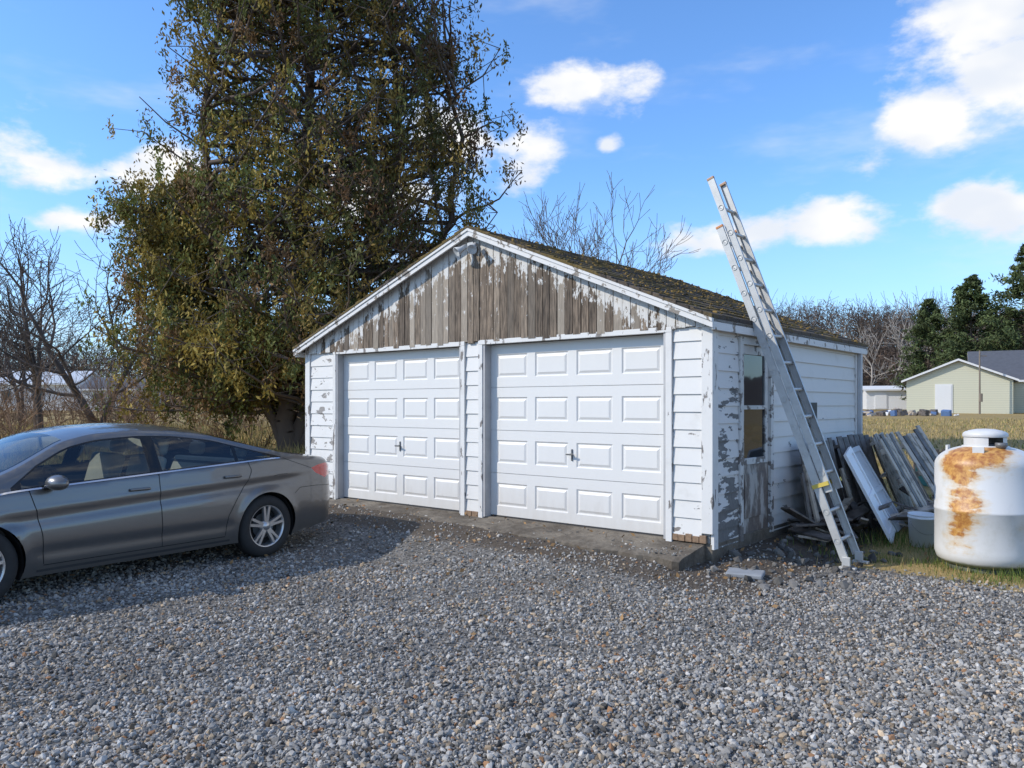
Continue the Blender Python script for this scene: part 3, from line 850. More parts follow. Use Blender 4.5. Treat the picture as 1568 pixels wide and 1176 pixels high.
strip([(.43, .925), (.75, 1.03), (.84, 1.065)], .005, .0015, seam, 'trunk_gap')
strip([(x, bz(x)+.006) for x in np.linspace(.88, 3.62, 30)]+[(3.95, bz(3.95)-.01), (4.25, .80)], .013, .003, chrome, 'chrome_strip')
strip([(.98, .872), (.92, .886), (.80, .888)], .004, .002, seam, 'fuel_gap')
strip([(3.39, .245), (1.52, .245)], .022, .004, simple('sill_dark', (.05, .05, .05), .5, bstr=0), 'sill_trim')
bm = bmesh.new()
for hx, hz in ((2.50, .862), (1.50, .905)):
    for sd in (1, -1):
        y = sd*(float(Wf(hx, hz))+.018)
        box(bm, hx-.10, hx+.10, y-.012, y+.012, hz-.014, hz+.014)
bm_obj('door_handles', bm, paint, car, smooth=True, bevel=.011)
for sd in (1, -1):
    bm = bmesh.new(); bmesh.ops.create_icosphere(bm, subdivisions=3, radius=1)
    for v_ in bm.verts:
        c_ = v_.co
        c_.x = c_.x*.085; c_.y *= .125; c_.z = c_.z*.075 if c_.z > 0 else c_.z*.06
        if c_.x < -.05: c_.x = -.05
        c_ += Vector((3.28, sd*1.0, .985))
    box(bm, 3.25, 3.34, sd*.84 if sd > 0 else -.93, sd*.93 if sd > 0 else -.84, .935, .965, 1)
    bm_obj('wing_mirror', bm, [paint, blk], car, smooth=True)
dark = simple('underbody_black', (.015, .015, .015), .9, bstr=0)
bm = bmesh.new()
box(bm, .25, 4.6, -.56, .56, .19, .50); box(bm, 1.5, 3.42, -.80, .80, .215, .45); box(bm, .2, .62, -.7, .7, .26, .6); box(bm, 4.3, 4.65, -.62, .62, .26, .6)
for cx in (XR, XF):
    for sd in (1, -1):
        y0 = sd*.56; y1 = sd*.865
        n_ = 24; ra = []; rb = []
        for i in range(n_+1):
            a = -.4+(math.pi+.8)*i/n_
            ra.append(bm.verts.new((cx+.374*math.cos(a), y0, WHR+.374*math.sin(a)))); rb.append(bm.verts.new((cx+.374*math.cos(a), y1, WHR+.374*math.sin(a))))
        for i in range(n_): bm.faces.new([ra[i], ra[i+1], rb[i+1], rb[i]])
        bm.faces.new(ra)
bm_obj('underbody', bm, dark, car)
bm = bmesh.new()
for sd in (1, -1): box(bm, 1.25, 3.5, min(sd*.765, sd*.80), max(sd*.765, sd*.80), .451, .90)
box(bm, 3.15, 3.78, -.72, .72, .55, .90); box(bm, .55, 1.25, -.66, .66, .7, 1.02)
bm_obj('interior_trim', bm, simple('interior_dark', (.09, .085, .08), .8, bstr=0), car, bevel=.02)
seat = simple('seat_fabric', (.56, .53, .48), .9, bstr=.1)
bm = bmesh.new()
def bx(a, c_, y0, y1, z0, z1, tilt=0):
    M = Matrix.Translation(((a+c_)/2, 0, z0)) @ Matrix.Rotation(tilt, 4, 'Y')
    box(bm, -(c_-a)/2, (c_-a)/2, y0, y1, 0, z1-z0, M=M)
for sd in (1, -1):
    y0, y1 = sorted((sd*.14, sd*.64))
    bx(2.35, 2.85, y0, y1, .46, .66); bx(2.20, 2.34, y0, y1, .60, 1.16, -.28); bx(1.98, 2.08, y0+.13, y1-.13, 1.14, 1.32, -.2)
bx(1.35, 1.9, -.64, .64, .46, .66); bx(1.25, 1.38, -.64, .64, .62, 1.08, -.35)
for yy in (-.4, .4): bx(1.04, 1.13, yy-.12, yy+.12, 1.07, 1.22, -.2)
bm_obj('seats', bm, seat, car, bevel=.04, smooth=True)
bm = bmesh.new()
Ms = Matrix.Translation((3.0, .38, .93)) @ Matrix.Rotation(math.radians(-62), 4, 'Y')
pr = [(.18+.014*math.cos(a), .014*math.sin(a)) for a in np.linspace(0, 2*math.pi, 9)]
lathe(bm, pr, 28, M=Ms); box(bm, -.17, .17, -.02, .02, -.01, .01, M=Ms)
bm_obj('steering_wheel', bm, dark, car)
tirem = simple('tyre_rubber', (.028, .027, .026), .85, var=.3, nscale=20)
rimm = simple('alloy_rim', (.55, .55, .55), .3, .8, var=.08, bstr=0)
for cx in (XR, XF):
    for sd in (1, -1):
        bm = bmesh.new(); M = Matrix.Translation((cx, sd*.905, WHR)) @ Matrix.Rotation(0 if sd > 0 else math.pi, 4, 'Z')
        lathe(bm, [(.222, -.015), (.235, -.004), (.27, .0), (.305, -.008), (.328, -.03), (WHR, -.06), (WHR, -.17), (.32, -.21), (.25, -.22), (.222, -.2)], 48, 0, M, 'Y')
        for rr in (-.075, -.115, -.155): lathe(bm, [(WHR+.001, rr-.004), (WHR+.001, rr+.004)], 48, 2, M, 'Y')
        lathe(bm, [(.224, -.012), (.216, -.012), (.207, -.03), (.20, -.20)], 48, 1, M, 'Y')
        lathe(bm, [(.20, -.11), (.001, -.11)], 32, 2, M, 'Y')
        lathe(bm, [(.135, -.085), (.135, -.09), (.001, -.088)], 32, 3, M, 'Y')
        lathe(bm, [(.001, -.012), (.03, -.013), (.034, -.02), (.06, -.024), (.064, -.07)], 24, 1, M, 'Y')
        for k in range(5):
            for da in (-.155, .155):
                a0 = k*2*math.pi/5+math.pi/2; a = a0+da
                p0 = Vector((.045*math.cos(a0+da*1.4), 0, .045*math.sin(a0+da*1.4))); p1 = Vector((.213*math.cos(a), 0, .213*math.sin(a)))
                dd = (p1-p0).normalized(); sdv = Vector((-dd.z, 0, dd.x))
                vs_ = []
                for p, hw, yo in ((p0, .016, -.022), (p1, .013, -.014)):
                    for s_, y_ in ((-1, yo), (1, yo), (1.35, yo-.03), (-1.35, yo-.03)):
                        vs_.append(bm.verts.new(M @ (p+sdv*hw*s_+Vector((0, y_, 0)))))
                for q in range(4):
                    f = bm.faces.new([vs_[q], vs_[(q+1) % 4], vs_[4+(q+1) % 4], vs_[4+q]]); f.material_index = 1
        bm_obj('wheel', bm, [tirem, rimm, dark, simple('brake_disc', (.3, .3, .3), .4, .8, bstr=0)], car)

# ------------------------------------------------------------------ propane tank
tx, ty = 4.80, 7.95
tank = empty('propane_tank', Matrix.Translation((tx, ty, float(height(tx, ty)))) @ Matrix.Scale(1.055, 4, (0, 0, 1)))
tm, nt, b = new_mat('tank_paint')
v = coords(nt); s3 = node(nt, 'ShaderNodeSeparateXYZ', {0: v})
nz = noise(nt, v, 3.6, 5, .66); nf = noise(nt, v, 22, 4, .6)
nh = noise(nt, coords(nt, (2, 2, 7)), 2.2, 5, .7)
def gblob(cx, cy, cz, r, amp):
    dv = node(nt, 'ShaderNodeVectorMath', {0: v, 1: (cx, cy, cz)}, operation='DISTANCE').outputs[1]
    return math_(nt, 'MULTIPLY', ramp(nt, dv, r, 0.0), amp)
rb_ = math_(nt, 'ADD', gblob(-.34, -.22, 1.10, .40, .55), gblob(-.38, -.30, .64, .34, .33))
rb_ = math_(nt, 'ADD', rb_, gblob(-.42, -.25, .36, .28, .26))
rb_ = math_(nt, 'ADD', rb_, gblob(-.05, -.33, 1.14, .34, .34))
rbs = math_(nt, 'ADD', rb_, math_(nt, 'SUBTRACT', mix(nt, .55, nz, nh), .52))
f1 = ramp(nt, rbs, .17, .28); f2 = ramp(nt, rbs, .02, .24)
nw = mix(nt, ramp(nt, nz, .45, .75), (.66, .65, .63), (.54, .53, .49))
c = mix(nt, math_(nt, 'MULTIPLY', f2, .6), nw, (.62, .44, .22)); c = mix(nt, f1, c, mix(nt, ramp(nt, nf, .3, .7), (.32, .11, .03), (.62, .33, .09)))
low = ramp(nt, math_(nt, 'ADD', s3.outputs[2], math_(nt, 'MULTIPLY', nz, .06)), .13, .09)
c = mix(nt, low, c, (.17, .20, .12))
setb(nt, b, Base_Color=c, Roughness=.42); bump(nt, b, math_(nt, 'MULTIPLY', nf, f1), .4, .004)
bm = bmesh.new()
R = .455
pf_ = [(.30, .03), (.38, .05), (.435, .09), (R, .15), (R, .20)]
pf_ += [(R, .55), (R+.004, .555), (R+.004, .575), (R, .58), (R, .98)]
for a in np.linspace(0, math.pi/2, 12)[1:]: pf_.append((max(.001, R*max(0, math.cos(a))**.8 if a < 1.5 else .001), .98+.20*math.sin(a)))
lathe(bm, pf_, 64)
bm_obj('tank_body', bm, tm, tank)
bm = bmesh.new(); lathe(bm, [(.36, -.02), (.36, .07), (.35, .07), (.35, -.02)], 40)
bm_obj('foot_ring', bm, simple('foot_steel', (.10, .11, .08), .7, .3), tank)
bm = bmesh.new()
n_ = 48; prof = [(.185, 1.15), (.19, 1.17), (.19, 1.21), (.19, 1.255), (.185, 1.29), (.15, 1.318), (.08, 1.332), (.001, 1.336)]
rings = [[bm.verts.new((r*math.cos(2*math.pi*i/n_), r*math.sin(2*math.pi*i/n_), h)) for i in range(n_)] for r, h in prof]
for k in range(len(prof)-1):
    for i in range(n_):
        a = (i+.5)*360/n_
        if k < 3 and 246 < a < 292: continue
        f = bm.faces.new([rings[k][i], rings[k][(i+1) % n_], rings[k+1][(i+1) % n_], rings[k+1][i]]); f.smooth = True
lathe(bm, [(.20, 1.258), (.204, 1.275), (.196, 1.296), (.17, 1.312)], 40); lathe(bm, [(.19, 1.155), (.21, 1.158), (.21, 1.172), (.191, 1.175)], 40)
for a in (.6, 2.4, 4.0): 
    Mx = Matrix.Rotation(a, 4, 'Z'); box(bm, .33, .35, -.05, .05, 1.05, 1.17, M=Mx)
bm_obj('valve_collar', bm, simple('collar_white', (.62, .61, .59), .45, var=.15, nscale=8), tank)
bm = bmesh.new()
lathe(bm, [(.001, 1.15), (.13, 1.15), (.13, 1.19), (.03, 1.2), (.03, 1.27), (.001, 1.27)], 20)
Mv = Matrix.Translation((.02, -.23, 1.19))
lathe(bm, [(.001, .02), (.055, .02), (.055, -.01), (.035, -.035), (.001, -.035)], 18, M=Mv)
lathe(bm, [(.011, -.14), (.011, -.03)], 8, M=Mv)
bm_obj('regulator', bm, simple('reg_grey', (.16, .16, .16), .5, .3), tank)

# ------------------------------------------------------------------ junk beside the garage
woodg = peel('old_grey_wood', base=(.46, .385, .30), under=(.15, .12, .09), lo=.47, hi=.64, nscale=2, sc=(3, 3, 3), dirt=.2)
woodd = peel('dark_old_wood', base=(.14, .115, .10), under=(.06, .05, .04), lo=.42, hi=.6, nscale=2, sc=(3, 3, 3), dirt=.2)
def lean_panel(name, lx, ly, z, rotz, tilt, roll, builder, mats):
    M = GM @ Matrix.Translation((lx, ly, z)) @ Matrix.Rotation(rotz, 4, 'Z') @ Matrix.Rotation(tilt, 4, 'Y') @ Matrix.Rotation(roll, 4, 'X')
    bm = bmesh.new(); builder(bm); return bm_obj(name, bm, mats, bevel=.003, M=M)
def pallet(w_=1.0, h_=1.1, nb=7, mi=0):
    def f(bm):
        for i in range(nb):
            y = -w_/2+i*w_/nb; j = random.uniform(-.02, .03)
            box(bm, 0, .018, y+.012, y+w_/nb-.012, 0-j, h_+j, mi)
        for zz in (.08, h_/2, h_-.12): box(bm, -.09, -.001, -w_/2, w_/2, zz, zz+.04, mi)
        for i in (0, nb//2, nb-1):
            y = -w_/2+i*w_/nb; box(bm, -.11, -.092, y+.012, y+w_/nb-.012, 0, h_, mi)
    return f
lean_panel('wooden_pallet', 7.16, 2.55, .08, .05, -.20, .0, pallet(1.0, 1.15, 6), [woodd])
lean_panel('wooden_pallet', 7.28, 3.75, .12, -.1, -.28, .03, pallet(1.05, 1.15, 6), [woodd])
lean_panel('wooden_pallet', 7.42, 4.75, .15, .1, -.36, .03, pallet(.95, 1.15, 6), [woodg])
def shutter(bm):
    box(bm, 0, .035, -.26, -.20, 0, 1.15); box(bm, 0, .035, .20, .26, 0, 1.15)
    for z0, z1 in ((0, .09), (.52, .58), (1.08, 1.15)): box(bm, 0, .034, -.199, .199, z0, z1)
    box(bm, .006, .016, -.199, .199, .09, 1.08)
lean_panel('window_shutter', 7.68, 2.85, .06, .12, -.44, .16, shutter, [simple('shutter_white', (.80, .80, .80), .5, var=.06)])
lean_panel('window_shutter', 7.62, 3.45, .08, .05, -.50, .05, shutter, [simple('shutter_grey', (.46, .47, .48), .5, var=.2)])
def boards(bm):
    for i in range(6):
        y = -.5+i*.165; j = random.uniform(-.07, .08)
        box(bm, 0, .022, y, y+.125, 0+random.uniform(0, .04), 1.28+j, i % 3 == 1)
    for zz in (.2, .62, 1.05): box(bm, -.05, -.001, -.5, .47, zz, zz+.07)
lean_panel('fence_panel', 7.80, 4.35, .12, .05, -.46, .10, boards, [woodg, woodd])
lean_panel('fence_panel', 7.98, 5.15, .17, -.15, -.54, .05, boards, [woodg, woodd])
def scrap(seed, n_, sx_, sy_, sz_):
    rnd_ = random.Random(seed)
    def f(bm):
        for i in range(n_):
            M = Matrix.Translation((rnd_.uniform(-sx_, sx_), rnd_.uniform(-sy_, sy_), rnd_.uniform(.02, sz_))) @ Euler((rnd_.uniform(-.5, .5), rnd_.uniform(-.6, .6), rnd_.uniform(0, 3.1))).to_matrix().to_4x4()
            l = rnd_.uniform(.15, .45); w_ = rnd_.uniform(.03, .08); box(bm, -l, l, -w_, w_, -.012, .012, rnd_.randint(0, 2), M=M)
    return f
lean_panel('scrap_wood_pile', 7.15, 2.2, .10, 0, 0, 0, scrap(3, 26, .2, .7, .26), [woodd, woodg, woodd])
lean_panel('scrap_wood_pile', 7.9, 4.1, .10, 0, 0, 0, scrap(5, 34, .35, .9, .25), [woodd, woodg, woodg])
bm = bmesh.new()
for i, ly in enumerate((1.75, 1.9, 2.1, 3.0, 3.35, 3.9)):
    M = Matrix.Translation((7.12+.05*i, ly, .08)) @ Matrix.Rotation(-.16-.04*i, 4, 'Y') @ Matrix.Rotation(.1*math.sin(i*2.3), 4, 'X')
    box(bm, 0, .025, -.05, .05, 0, .8+.1*(i % 3), i % 2, M=M)
bm_obj('leaning_planks', bm, [woodd, woodg], M=GM)
bxp, byp = 4.78, 9.15
bucket = empty('plastic_bucket', Matrix.Translation((bxp, byp, float(height(bxp, byp)))) @ Matrix.Rotation(.06, 4, 'X'))
bm = bmesh.new(); lathe(bm, [(.001, 0), (.125, 0), (.15, .33), (.157, .33), (.157, .35), (.15, .35), (.15, .37), (.158, .375), (.142, .375), (.12, .02)], 32)
bm_obj('pail', bm, simple('bucket_plastic', (.78, .79, .80), .45, var=.06), bucket)
ang = np.linspace(0, math.pi, 14); hp = [(.16*math.cos(a), -.10*math.sin(a)-.05, .30-.14*math.sin(a)) for a in ang]
V, Fa = tubes([hp[i]+hp[i+1]+(.003, .003) for i in range(13)], 5)
mesh_np('bail_handle', V, Fa, simple('wire', (.4, .4, .4), .4, .8), parent=bucket)
P = []; S_ = []
for i in range(110):
    lx = random.uniform(6.85, 8.1); ly = random.uniform(-.45, 2.2)
    p = CL+U*lx+V_*ly; P.append((p[0], p[1], float(height(*p))+.01)); S_.append(random.uniform(.02, .07))
V, Fa = stones(np.array(P), np.array(S_), RNG, .6)
mesh_np('rocks', V, Fa, attr_mat('rock_mat', .9, nvar=20), np.repeat(RNG.uniform(.06, .22, (110, 1))*np.array([1, .93, .84]), 12, 0))
bm = bmesh.new(); box(bm, 0, .34, 0, .22, 0, .045)
bm_obj('stone_paver', bm, simple('paver', (.26, .27, .28), .8), M=GM @ Matrix.Translation((7.0, -.28, .015)) @ Matrix.Rotation(.25, 4, 'Z') @ Matrix.Rotation(.05, 4, 'X'), bevel=.012)

bm = bmesh.new()
for i in range(16):
    box(bm, i*.13, i*.13+.085, 0, .02, 0, .50+random.uniform(-.05, .05))
for zz in (.12, .38): box(bm, 0, 2.1, .021, .06, zz, zz+.07)
bm_obj('low_picket_fence', bm, woodd, M=Matrix.Translation((8.0, 15.6, float(height(8.8, 15.6)))) @ Matrix.Rotation(-.15, 4, 'Z'))
bm = bmesh.new(); box(bm, 0, .5, 0, .4, 0, .38)
box(bm, -.02, .52, -.02, .42, .381, .42)
bm_obj('storage_bin', bm, simple('teal_plastic', (.05, .22, .2), .5), M=Matrix.Translation((7.35, 13.9, float(height(7.3, 13.9)))), bevel=.02)

# ------------------------------------------------------------------ bare trees
bark = attr_mat('bark_mat', .9)
def grow(segs, rng, p, d, L, r, lev, mx, spread, upg):
    k = 4 if lev < 2 else 3
    for i in range(k):
        d = norm(d+rng.normal(0, .13, 3)+np.array([0, 0, upg]))
        q = p+d*L/k; r2 = r*(1-.5/k)
        segs.append((*p, *q, r, r2)); p, r = q, r2
        if lev < mx and (i >= 1 or lev > 0):
            for _ in range(1 if lev > 0 else rng.integers(1, 3)):
                pr_ = norm(np.cross(d, rng.normal(size=3)))
                nd = norm(d*(1-spread*.4)+pr_*spread*rng.uniform(.6, 1.2))
                grow(segs, rng, p, nd, L*rng.uniform(.5, .72), max(r*.6, .006), lev+1, mx, spread, upg)
    if lev < mx:
        grow(segs, rng, p, norm(d+rng.normal(0, .2, 3)), L*.65, r*.9, lev+1, mx, spread, upg)
def tree_segs(rng, H, mx, spread, upg, r, stems):
    segs = []
    for s in range(stems):
        d = norm(np.array([rng.normal(0, .18 if stems > 1 else .05), rng.normal(0, .1), 1.]))
        grow(segs, rng, np.array([rng.normal(0, .12)*(stems > 1), 0, 0]), d, H*.42, r*rng.uniform(.7, 1), 0, mx, spread, upg)
    S = np.array(segs); sc = H/S[:, 5].max(); S[:, :6] *= sc
    return S
def bare_tree(name, x, y, H, seed, mx=4, spread=.8, upg=.06, r=.13, stems=1, col=(.10, .08, .065), minr=.008):
    rng = np.random.default_rng(seed)
    S = tree_segs(rng, H, mx, spread, upg, r, stems); o = np.array([x, y, float(height(x, y))-.05]); S[:, :3] += o; S[:, 3:6] += o
    S[:, 6:] = np.maximum(S[:, 6:], minr)
    V, Fa = tubes(S, 5)
    c_ = np.repeat(rng.uniform(.7, 1.3, (len(S), 1))*np.array(col), 10, 0)
    return mesh_np(name, V, Fa, bark, c_, smooth=True)
bare_tree('bare_tree', -13.2, 25, 8.0, 2, 4, .85, .05, .16, 2, (.12, .095, .078))
bare_tree('bare_tree', -16.2, 27, 7.6, 5, 4, .85, .05, .15, 2, (.12, .095, .078))
bare_tree('bare_tree', -18.0, 25, 6.2, 8, 4, .9, .04, .13, 2, (.12, .095, .078))
bare_tree('bare_tree', -11.0, 31, 7.4, 14, 4, .8, .05, .12, 1, (.13, .10, .085))
bare_tree('bare_tree', -20.0, 32, 7.5, 17, 4, .8, .05, .12, 2, (.13, .10, .085))
bare_tree('bare_tree', 2.6, 30, 9.6, 21, 4, .6, .10, .10, 2, (.14, .11, .09), .008)
bare_tree('bare_tree', 5.3, 33, 8.4, 24, 4, .9, .05, .10, 1, (.13, .10, .085), .009)
for i, (x_, y_, H_, s_) in enumerate(((37.5, 82, 11.0, 31), (40.5, 84, 12.4, 32), (43.0, 82, 11.2, 33), (34.5, 86, 9.0, 35))):
    bare_tree('birch_tree', x_, y_, H_, s_, 3, .7, .08, .15, 1, (.30, .265, .23), .024)

rng = np.random.default_rng(77); segs = []
for i in range(260):
    x = rng.uniform(-30, -6.5); y = rng.uniform(21, 40) if rng.uniform() < .75 else rng.uniform(18, 21)
    p = np.array([x, y, float(height(x, y))]); hh = rng.uniform(.8, 2.2)
    if y < 23 and x > -10: hh *= .3
    for s in range(5):
        d = norm(np.array([rng.normal(0, .45), rng.normal(0, .45), 1])); q = p+d*hh*rng.uniform(.4, .7); segs.append((*p, *q, .012, .009))
        for t in range(3):
            d2 = norm(d+rng.normal(0, .5, 3)); q2 = q+d2*hh*.4; segs.append((*q, *q2, .009, .006))
            for u_ in range(2):
                d3 = norm(d2+rng.normal(0, .6, 3)); segs.append((*(q+(q2-q)*rng.uniform(.2, 1)), *(q2+d3*hh*.25), .006, .005))
V, Fa = tubes(segs, 3); c_ = np.repeat(rng.uniform(.6, 1.4, (len(segs), 1))*np.array([.24, .15, .09]), 6, 0)
mesh_np('brush_thicket', V, Fa, bark, c_)

rng = np.random.default_rng(5)
templ = [tree_segs(np.random.default_rng(100+i), 10, 2, .75, .07, .13, 1 if i % 2 else 2) for i in range(8)]
SS = []; cols_ = []
for i in range(700):
    y = rng.uniform(90, 165); x = (rng.uniform(15, 150) if i < 500 else rng.uniform(-120, 15))*(y/150)
    S = templ[rng.integers(0, 8)].copy(); k_ = rng.uniform(.62, 1.22); a = rng.uniform(0, 6.28)
    R2 = np.array([[math.cos(a), -math.sin(a)], [math.sin(a), math.cos(a)]])
    for c0 in (0, 3): S[:, c0:c0+2] = S[:, c0:c0+2] @ R2.T
    S[:, :6] *= k_; o = np.array([x, y, float(height(x, y))]); S[:, :3] += o; S[:, 3:6] += o
    S[:, 6:] = np.maximum(S[:, 6:]*.8, .03)
    SS.append(S); wh = rng.uniform() < .04
    col = np.array([.24, .21, .185]) if wh else rng.uniform(.65, 1.3)*np.array([.098, .073, .056])
    cols_.append(np.tile(col, (len(S), 1)))
SS = np.concatenate(SS); cols_ = np.concatenate(cols_)
V, Fa = tubes(SS, 3); c_ = np.repeat(cols_, 6, 0)
n = 110000
Yt = rng.uniform(92, 170, n); Xt = np.where(rng.uniform(size=n) < .72, rng.uniform(15, 150, n), rng.uniform(-120, 15, n))*(Yt/150)
lump = np.sin(Xt*.9+np.sin(Yt*.7)*2)*.5+np.sin(Xt*2.3+Yt)*.3+np.sin(Xt*.23)*.5
Zt = height(Xt, Yt)+rng.uniform(.0, 1, n)**.8*(7.8+2.0*lump)
V2, F2 = leaves(np.column_stack([Xt, Yt, Zt]), rng.uniform(.25, .7, n), rng, .11)
c2 = np.repeat(rng.uniform(.5, 1.4, (n, 1))*np.array([.125, .088, .064]), 4, 0)
mesh_np('distant_woods', np.concatenate([V, V2]), np.concatenate([Fa, F2+len(V)]), bark, np.concatenate([c_, c2]))

# ------------------------------------------------------------------ evergreens right
foli = attr_mat('foliage_mat', .75, trans=.2)
def pine(name, x, y, H, R0, seed, nl=9000, ls=.13):
    rng = np.random.default_rng(seed); z0 = float(height(x, y)); segs = [(x, y, z0, x, y, z0+H*.97, .16*H/10, .02)]
    C = []; cc = []
    nb = 190
    for i in range(nb):
        t = rng.uniform(.08, .99); a = rng.uniform(0, 6.28); l = R0*(1-t)**.72*rng.uniform(.45, 1.3)+.2
        p = np.array([x, y, z0+H*t]); e = p+np.array([math.cos(a)*l, math.sin(a)*l, l*rng.uniform(.05, .6)])
        segs.append((*p, *e, .035, .012)); m_ = int(nl/nb)
        s = rng.uniform(.25, 1.0, m_)**.7
        q = p+(e-p)*s[:, None]+rng.normal(0, 1, (m_, 3))*np.array([.20, .20, .16])*(.4+l*.22)
        C.append(q); cc.append((rng.uniform(.6, 1.5)*np.ones((m_, 1))*rng.uniform(.6, 1.4, (m_, 1)))*np.array([.085, .11, .04]))
    C = np.concatenate(C); cc = np.concatenate(cc)
    V, Fa = leaves(C, rng.uniform(.6, 1.3, len(C))*ls, rng, .28)
    V2, F2 = tubes(segs, 5)
    e = empty(name)
    mesh_np('trunk', V2, F2, bark, np.tile(np.array([[.1, .075, .055]]), (len(V2), 1)), parent=e)
    mesh_np('needles', V, Fa, foli, np.repeat(cc, 4, 0), parent=e)
pine('pine_tree', 41.0, 70, 12.0, 3.9, 1, 17000, .20)
pine('pine_tree', 43.9, 67, 14.2, 4.5, 2, 19000, .20)
pine('pine_tree', 38.8, 73, 10.3, 3.2, 3, 11000, .20)
pine('pine_tree', 49.0, 72, 15, 4.4, 4, 12000, .20)

# ------------------------------------------------------------------ cedar
def cedar():
    rng = np.random.default_rng(42)
    by0 = 20.0
    def w2(px, y): return (px-784)/F*y
    hz = np.array([620-p for p in (690, 640, 560, 500, 400, 300, 200, 110, 60, 0, -120, -260, -330)])/F*20+1.65
    xl = np.array([w2(p, 20) for p in (400, 205, 160, 162, 195, 220, 228, 208, 230, 245, 310, 420, 500)])
    xr = np.array([w2(p, 20) for p in (460, 640, 740, 775, 800, 798, 786, 768, 748, 728, 660, 570, 520)])
    segs = []; C = []; cc = []; sz_ = []
    stems = [[(440, 688), (436, 560), (455, 380), (470, 200), (485, 0), (500, -260)],
             [(444, 686), (500, 560), (565, 400), (605, 200), (590, 30), (560, -180)],
             [(438, 686), (390, 560), (340, 400), (330, 200), (360, 20), (400, -120)],
             [(446, 686), (520, 600), (640, 470), (690, 330), (700, 180), (690, 60)],
             [(436, 684), (400, 600), (310, 530), (260, 440), (250, 340), (262, 260)]]
    stem_pts = []
    for si, st in enumerate(stems):
        P = np.array([(w2(a, 20), by0+(0, .8, -.7, .3, .2)[si]*k/3, (620-b_)/F*20+1.65-(.15 if k == 0 else 0)) for k, (a, b_) in enumerate(st)])
        t = np.linspace(0, len(P)-1, 40); Q = np.column_stack([np.interp(t, np.arange(len(P)), P[:, i]) for i in range(3)])
        Q[2:-1, 0] += rng.normal(0, .05, 37)
        rr = np.linspace((.30, .24, .15, .16, .12)[si], .03, 40)
        for i in range(39): segs.append((*Q[i], *Q[i+1], rr[i], rr[i+1]))
        stem_pts.append(Q)
    nb = 840
    for i in range(nb):
        si = rng.choice(5, p=[.25, .24, .21, .14, .16]); Q = stem_pts[si]; k = rng.integers(6, 40); p = Q[k]
        a = rng.uniform(0, 2*math.pi)
        h = p[2]
        L_, R_ = np.interp(h+.8, hz, xl), np.interp(h+.8, hz, xr); cx = (L_+R_)/2; hw = (R_-L_)/2
        ed_ = rng.uniform(.45, 1.0)*(1+.08*math.sin(h*3.1+a*2))
        if si == 4:
            tgt = p+np.array([math.cos(a)*1.7, math.sin(a)*1.9, rng.uniform(-.9, .8)])*rng.uniform(.4, 1)
            tgt[0] = max(tgt[0], np.interp(tgt[2], hz, xl))
        else:
            tgt = np.array([cx+math.cos(a)*hw*ed_, by0+math.sin(a)*hw*.85*ed_, h+rng.uniform(.3, 2.0)])
            if h < 4.5: tgt[2] -= rng.uniform(0, 1.9)
        near = abs(tgt[0]-w2(440, 20)) < 1.2
        tgt[2] = max(tgt[2], (2.3 if near else 1.3)+rng.uniform(0, .6))
        Ltot = np.linalg.norm(tgt-p)
        if Ltot > 5.4: continue
        prev = p; n_ = 6; pts_ = [p]
        for s in range(1, n_+1):
            t = s/n_; q = p+(tgt-p)*t; q[2] -= math.sin(t*math.pi)*Ltot*.08; q += rng.normal(0, .06, 3)*(t < 1)
            segs.append((*prev, *q, .05*(1-t*.8)*(.4+Ltot*.2)+.006, .05*(1-(t+.15)*.8)*(.4+Ltot*.2)+.006)); prev = q; pts_.append(q)
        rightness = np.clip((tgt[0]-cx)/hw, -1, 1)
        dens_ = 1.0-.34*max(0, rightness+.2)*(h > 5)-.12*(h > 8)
        for s in range(1, n_+1):
            t = s/n_
            if t < .38: continue
            nc = rng.poisson(2.0*dens_)
            for c_ in range(nc):
                q = pts_[s]; tw = q+rng.normal(0, 1, 3)*np.array([.36, .36, .28])+np.array([0, 0, .1])
                segs.append((*q, *tw, .011, .007))
                m_ = rng.integers(32, 58)
                rad = rng.uniform(.09, .18)
                fa_ = rng.uniform(0, math.pi); fx, fy_ = math.cos(fa_), math.sin(fa_)
                aa = rng.normal(0, rad*1.0, m_); bb = rng.normal(0, rad*.35, m_); zz = rng.normal(0, rad*1.3, m_)
                C.append(tw+np.column_stack([aa*fx-bb*fy_, aa*fy_+bb*fx, zz-.3*np.abs(aa)]))
                gsel = rng.uniform()+.28*math.sin(tw[0]*1.7+tw[2]*1.1)
                base_ = np.array([.31, .225, .05]) if gsel < .38 else (np.array([.15, .158, .042]) if gsel < .86 else np.array([.24, .145, .065]))
                if rightness > .15: base_ = base_*.74*np.array([1.0, .95, 1.05])  # right of crown, away from sun: shade put into the leaf colour
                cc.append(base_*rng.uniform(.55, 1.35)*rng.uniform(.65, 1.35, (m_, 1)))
                sz_.append(rng.uniform(.04, .08, m_))
    C = np.concatenate(C); cc = np.concatenate(cc); sz_ = np.concatenate(sz_)
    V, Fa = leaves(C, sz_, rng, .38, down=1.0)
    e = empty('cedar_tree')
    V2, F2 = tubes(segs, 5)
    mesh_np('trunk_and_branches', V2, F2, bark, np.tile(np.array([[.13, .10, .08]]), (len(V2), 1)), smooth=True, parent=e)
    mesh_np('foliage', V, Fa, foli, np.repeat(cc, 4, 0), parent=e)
    print('cedar leaves', len(C))
cedar()

